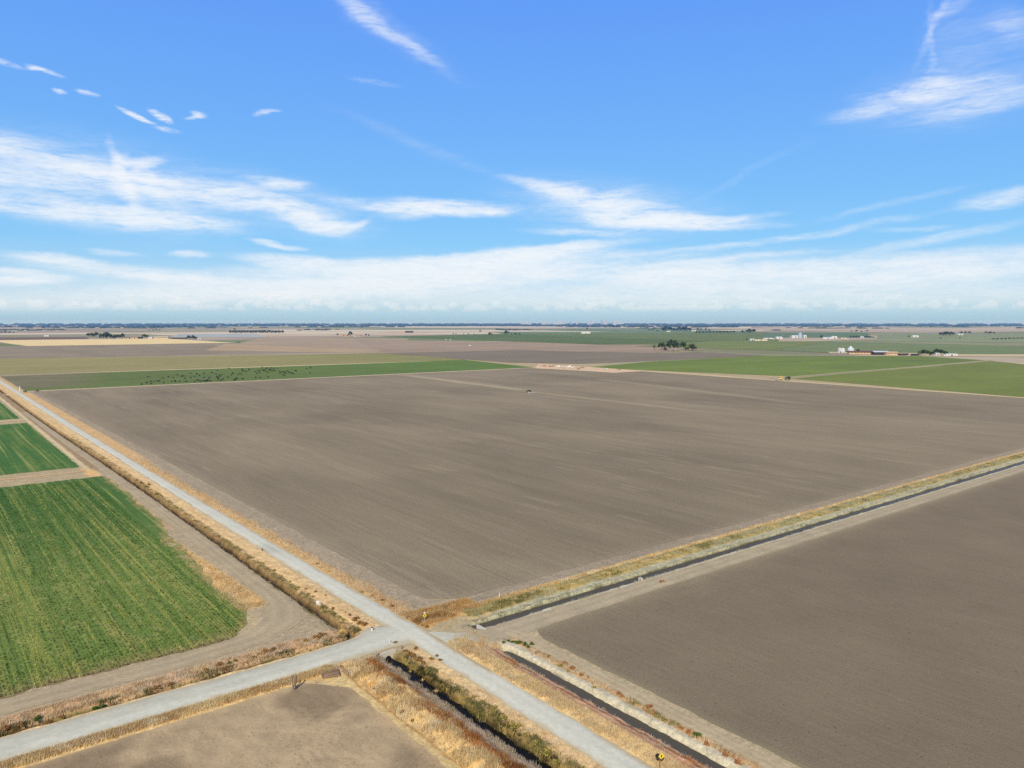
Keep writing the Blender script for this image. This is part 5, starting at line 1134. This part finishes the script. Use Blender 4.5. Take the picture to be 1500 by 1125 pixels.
cirrus=[(150,275,230,45,6,.30),(420,300,140,28,12,.28),(900,305,170,32,8,.28),(1400,140,150,32,-2,.16),(560,38,130,16,29,.12),(548,34,120,8,29,.5),(600,66,50,4,22,.35),
 (60,232,130,15,12,.85),(20,262,110,13,4,.7),(160,256,80,12,14,.75),(180,258,10,34,-20,.9),(186,282,14,20,-55,.9),(206,238,34,6,-16,.9),(172,245,12,16,30,.8),(225,268,40,8,40,.5),(235,290,50,10,12,.5),(110,310,230,11,3,1.25),(250,318,90,8,3,.7),(290,280,160,11,9,.9),(250,262,90,9,2,.6),(400,296,100,10,15,1.0),(440,318,70,10,17,1.0),(478,330,46,9,3,1.2),(405,265,46,5,3,.8),(410,272,36,5,0,.6),(650,302,110,8,2,1.3),(610,308,60,9,-4,.8),(720,307,30,4,2,.8),(560,300,90,6,4,.6),(520,328,26,4,-25,.7),
 (810,280,75,6,14,.75),(860,290,90,11,12,.8),(900,306,100,14,9,.95),(940,322,110,9,3,1.15),(1010,328,120,7,3,1.3),(890,288,50,7,-10,.6),(1060,322,80,5,-4,.6),(850,340,90,4,2,.5),
 (1385,130,75,12,2,.75),(1380,118,22,9,20,.4),(1330,140,70,7,4,.6),(1285,162,75,8,-4,.5),(1450,148,110,10,-8,.4),(1374,30,7,42,28,.22),(1366,62,7,36,-4,.16),(1400,10,40,7,-20,.2),(1420,60,70,30,0,.12),(1490,40,40,14,25,.3),(1475,290,70,8,-6,.7),(1180,345,200,4,-8,.35),(1300,300,120,4,-10,.14),(620,215,150,7,20,.07),(1080,260,120,5,-25,.06)]
low=[(700,404,480,20,-2,.38),(1250,408,420,18,-2,.34),(150,416,260,12,2,.25),(760,372,160,8,-6,1.2),(640,386,300,9,-3,1.1),(430,382,90,7,3,1.1),(820,362,110,5,-6,.8),(560,412,330,16,-3,.85),(700,400,260,14,-3,.7),(980,400,120,10,-4,1.0),(1180,392,330,10,-3,.8),(1130,412,300,9,-2,.55),(1420,392,220,14,-5,.75),(95,380,70,5,2,1.0),(30,400,60,4,0,.7),(40,412,60,5,-8,1.0),(200,398,160,7,4,.8),(270,408,120,5,2,.6),(278,373,30,4,0,.7),(388,354,26,4,8,.9),(425,361,30,3,4,.7),(175,369,40,3,2,.4),(1350,352,150,5,-9,.4),(1000,366,120,3,-3,.4),(1060,380,160,4,-4,.5),(330,430,500,12,-3,.55),(1000,432,700,12,0,.5),(1340,334,60,3,0,.25)]
small=[(66,104,24,2,10,.7),(52,101,16,2,-4,.5),(88,134,10,2.2,12,.6),(130,137,17,2.2,6,.7),(196,168,24,2.4,22,.9),(206,174,20,2.2,16,.8),(234,168,17,3,18,1.0),(240,174,12,3,20,.8),(291,168,11,3,8,.8),(284,172,14,2,-12,.5),(384,165,13,3,-14,.5),(396,162,16,2,-4,.35),(245,190,20,2.5,8,.4),(8,92,22,2.5,10,.4),(548,120,40,3,6,.12)]
_b=blob
def blob(vec,cx,cy,w_,h_,rot,inten,soft=-.25): return _b(vec,cx,cy,w_*1.12,h_*1.55,rot,inten,0.0)
strk=vnoise(P1,(1.5,9.5,1),7,.66,.5).outputs['Fac']; fine=vnoise(P2,(7,30,1),5,.62).outputs['Fac']
def mr_(v,a,b_,lo_,hi_):
    m=N(t,'ShaderNodeMapRange'); lk(t,v,m.inputs[0])
    for i,x in zip((1,2,3,4),(a,b_,lo_,hi_)): m.inputs[i].default_value=x
    return m.outputs[0]
TC=total(cirrus,P1)
def after(vec,s_):
    k=N(t,'ShaderNodeVectorMath',operation='SCALE'); lk(t,vec,k.inputs[0]); lk(t,math_(t,'MULTIPLY_ADD',s_,1e-9,1.0),k.inputs['Scale']); return k.outputs[0]
TL=total(low,after(P1,TC)); TS=total(small,after(P2,TL))
D=math_(t,'ADD',math_(t,'MULTIPLY',TC,mr_(strk,.32,.7,.16,1.3)),math_(t,'MULTIPLY',TL,mr_(strk,.28,.66,.35,1.15)))
D=math_(t,'ADD',D,math_(t,'MULTIPLY',TS,mr_(fine,.35,.65,.3,1.2))); D=math_(t,'MULTIPLY',D,mr_(fine,.32,.68,.68,1.28))
# little cumulus row just above the horizon
pf=vnoise(P0,(5.5,9,1),5,.55).outputs['Fac']; big=vnoise(P0,(1.2,.1,1),2).outputs['Fac']
yy=math_(t,'SUBTRACT',el,.0165); top=math_(t,'ADD',.004,math_(t,'MULTIPLY',mr_(pf,.42,.66,0,1),math_(t,'MULTIPLY',mr_(big,.35,.6,.3,1),.019)))
cu=math_(t,'MULTIPLY',mr_(yy,-.003,.003,0,1),mr_(math_(t,'SUBTRACT',top,yy),0,.004,0,1)); cu=math_(t,'MULTIPLY',cu,mr_(pf,.44,.54,0,.62))
alpha=math_(t,'SUBTRACT',1.0,math_(t,'POWER',2.718,math_(t,'MULTIPLY',D,-1.45)),None,True)
m1=N(t,'ShaderNodeMix',data_type='RGBA'); lk(t,cu,m1.inputs[0]); lk(t,base,m1.inputs[6]); m1.inputs[7].default_value=(*lin((226,240,246)),1)
m2=N(t,'ShaderNodeMix',data_type='RGBA'); lk(t,math_(t,'MULTIPLY',alpha,.94),m2.inputs[0]); lk(t,m1.outputs[2],m2.inputs[6]); m2.inputs[7].default_value=(*lin((246,250,254)),1)
bg=N(t,'ShaderNodeBackground',i_Strength=1.0); lk(t,m2.outputs[2],bg.inputs[0]); ow=N(t,'ShaderNodeOutputWorld'); lk(t,bg.outputs[0],ow.inputs[0])
w.cycles.sampling_method='MANUAL'; w.cycles.sample_map_resolution=512

# ------------------------------------------------------------------ camera and render settings
cam=bpy.data.cameras.new('camera'); cam.sensor_width=36; cam.lens=36*F/1500; cam.clip_start=.5; cam.clip_end=200000
co=bpy.data.objects.new('camera',cam); COL.objects.link(co); co.location=(0,0,H); co.rotation_euler=(PI/2-PIT,0,0); S.camera=co
S.view_settings.view_transform='Standard'; S.view_settings.look='None'; S.view_settings.exposure=0; S.view_settings.gamma=1
S.render.engine='CYCLES'; S.cycles.max_bounces=4; S.cycles.diffuse_bounces=2; S.cycles.glossy_bounces=2; S.cycles.transmission_bounces=2; S.cycles.transparent_max_bounces=8; S.cycles.volume_bounces=0
S.cycles.use_denoising=False; S.cycles.use_adaptive_sampling=False
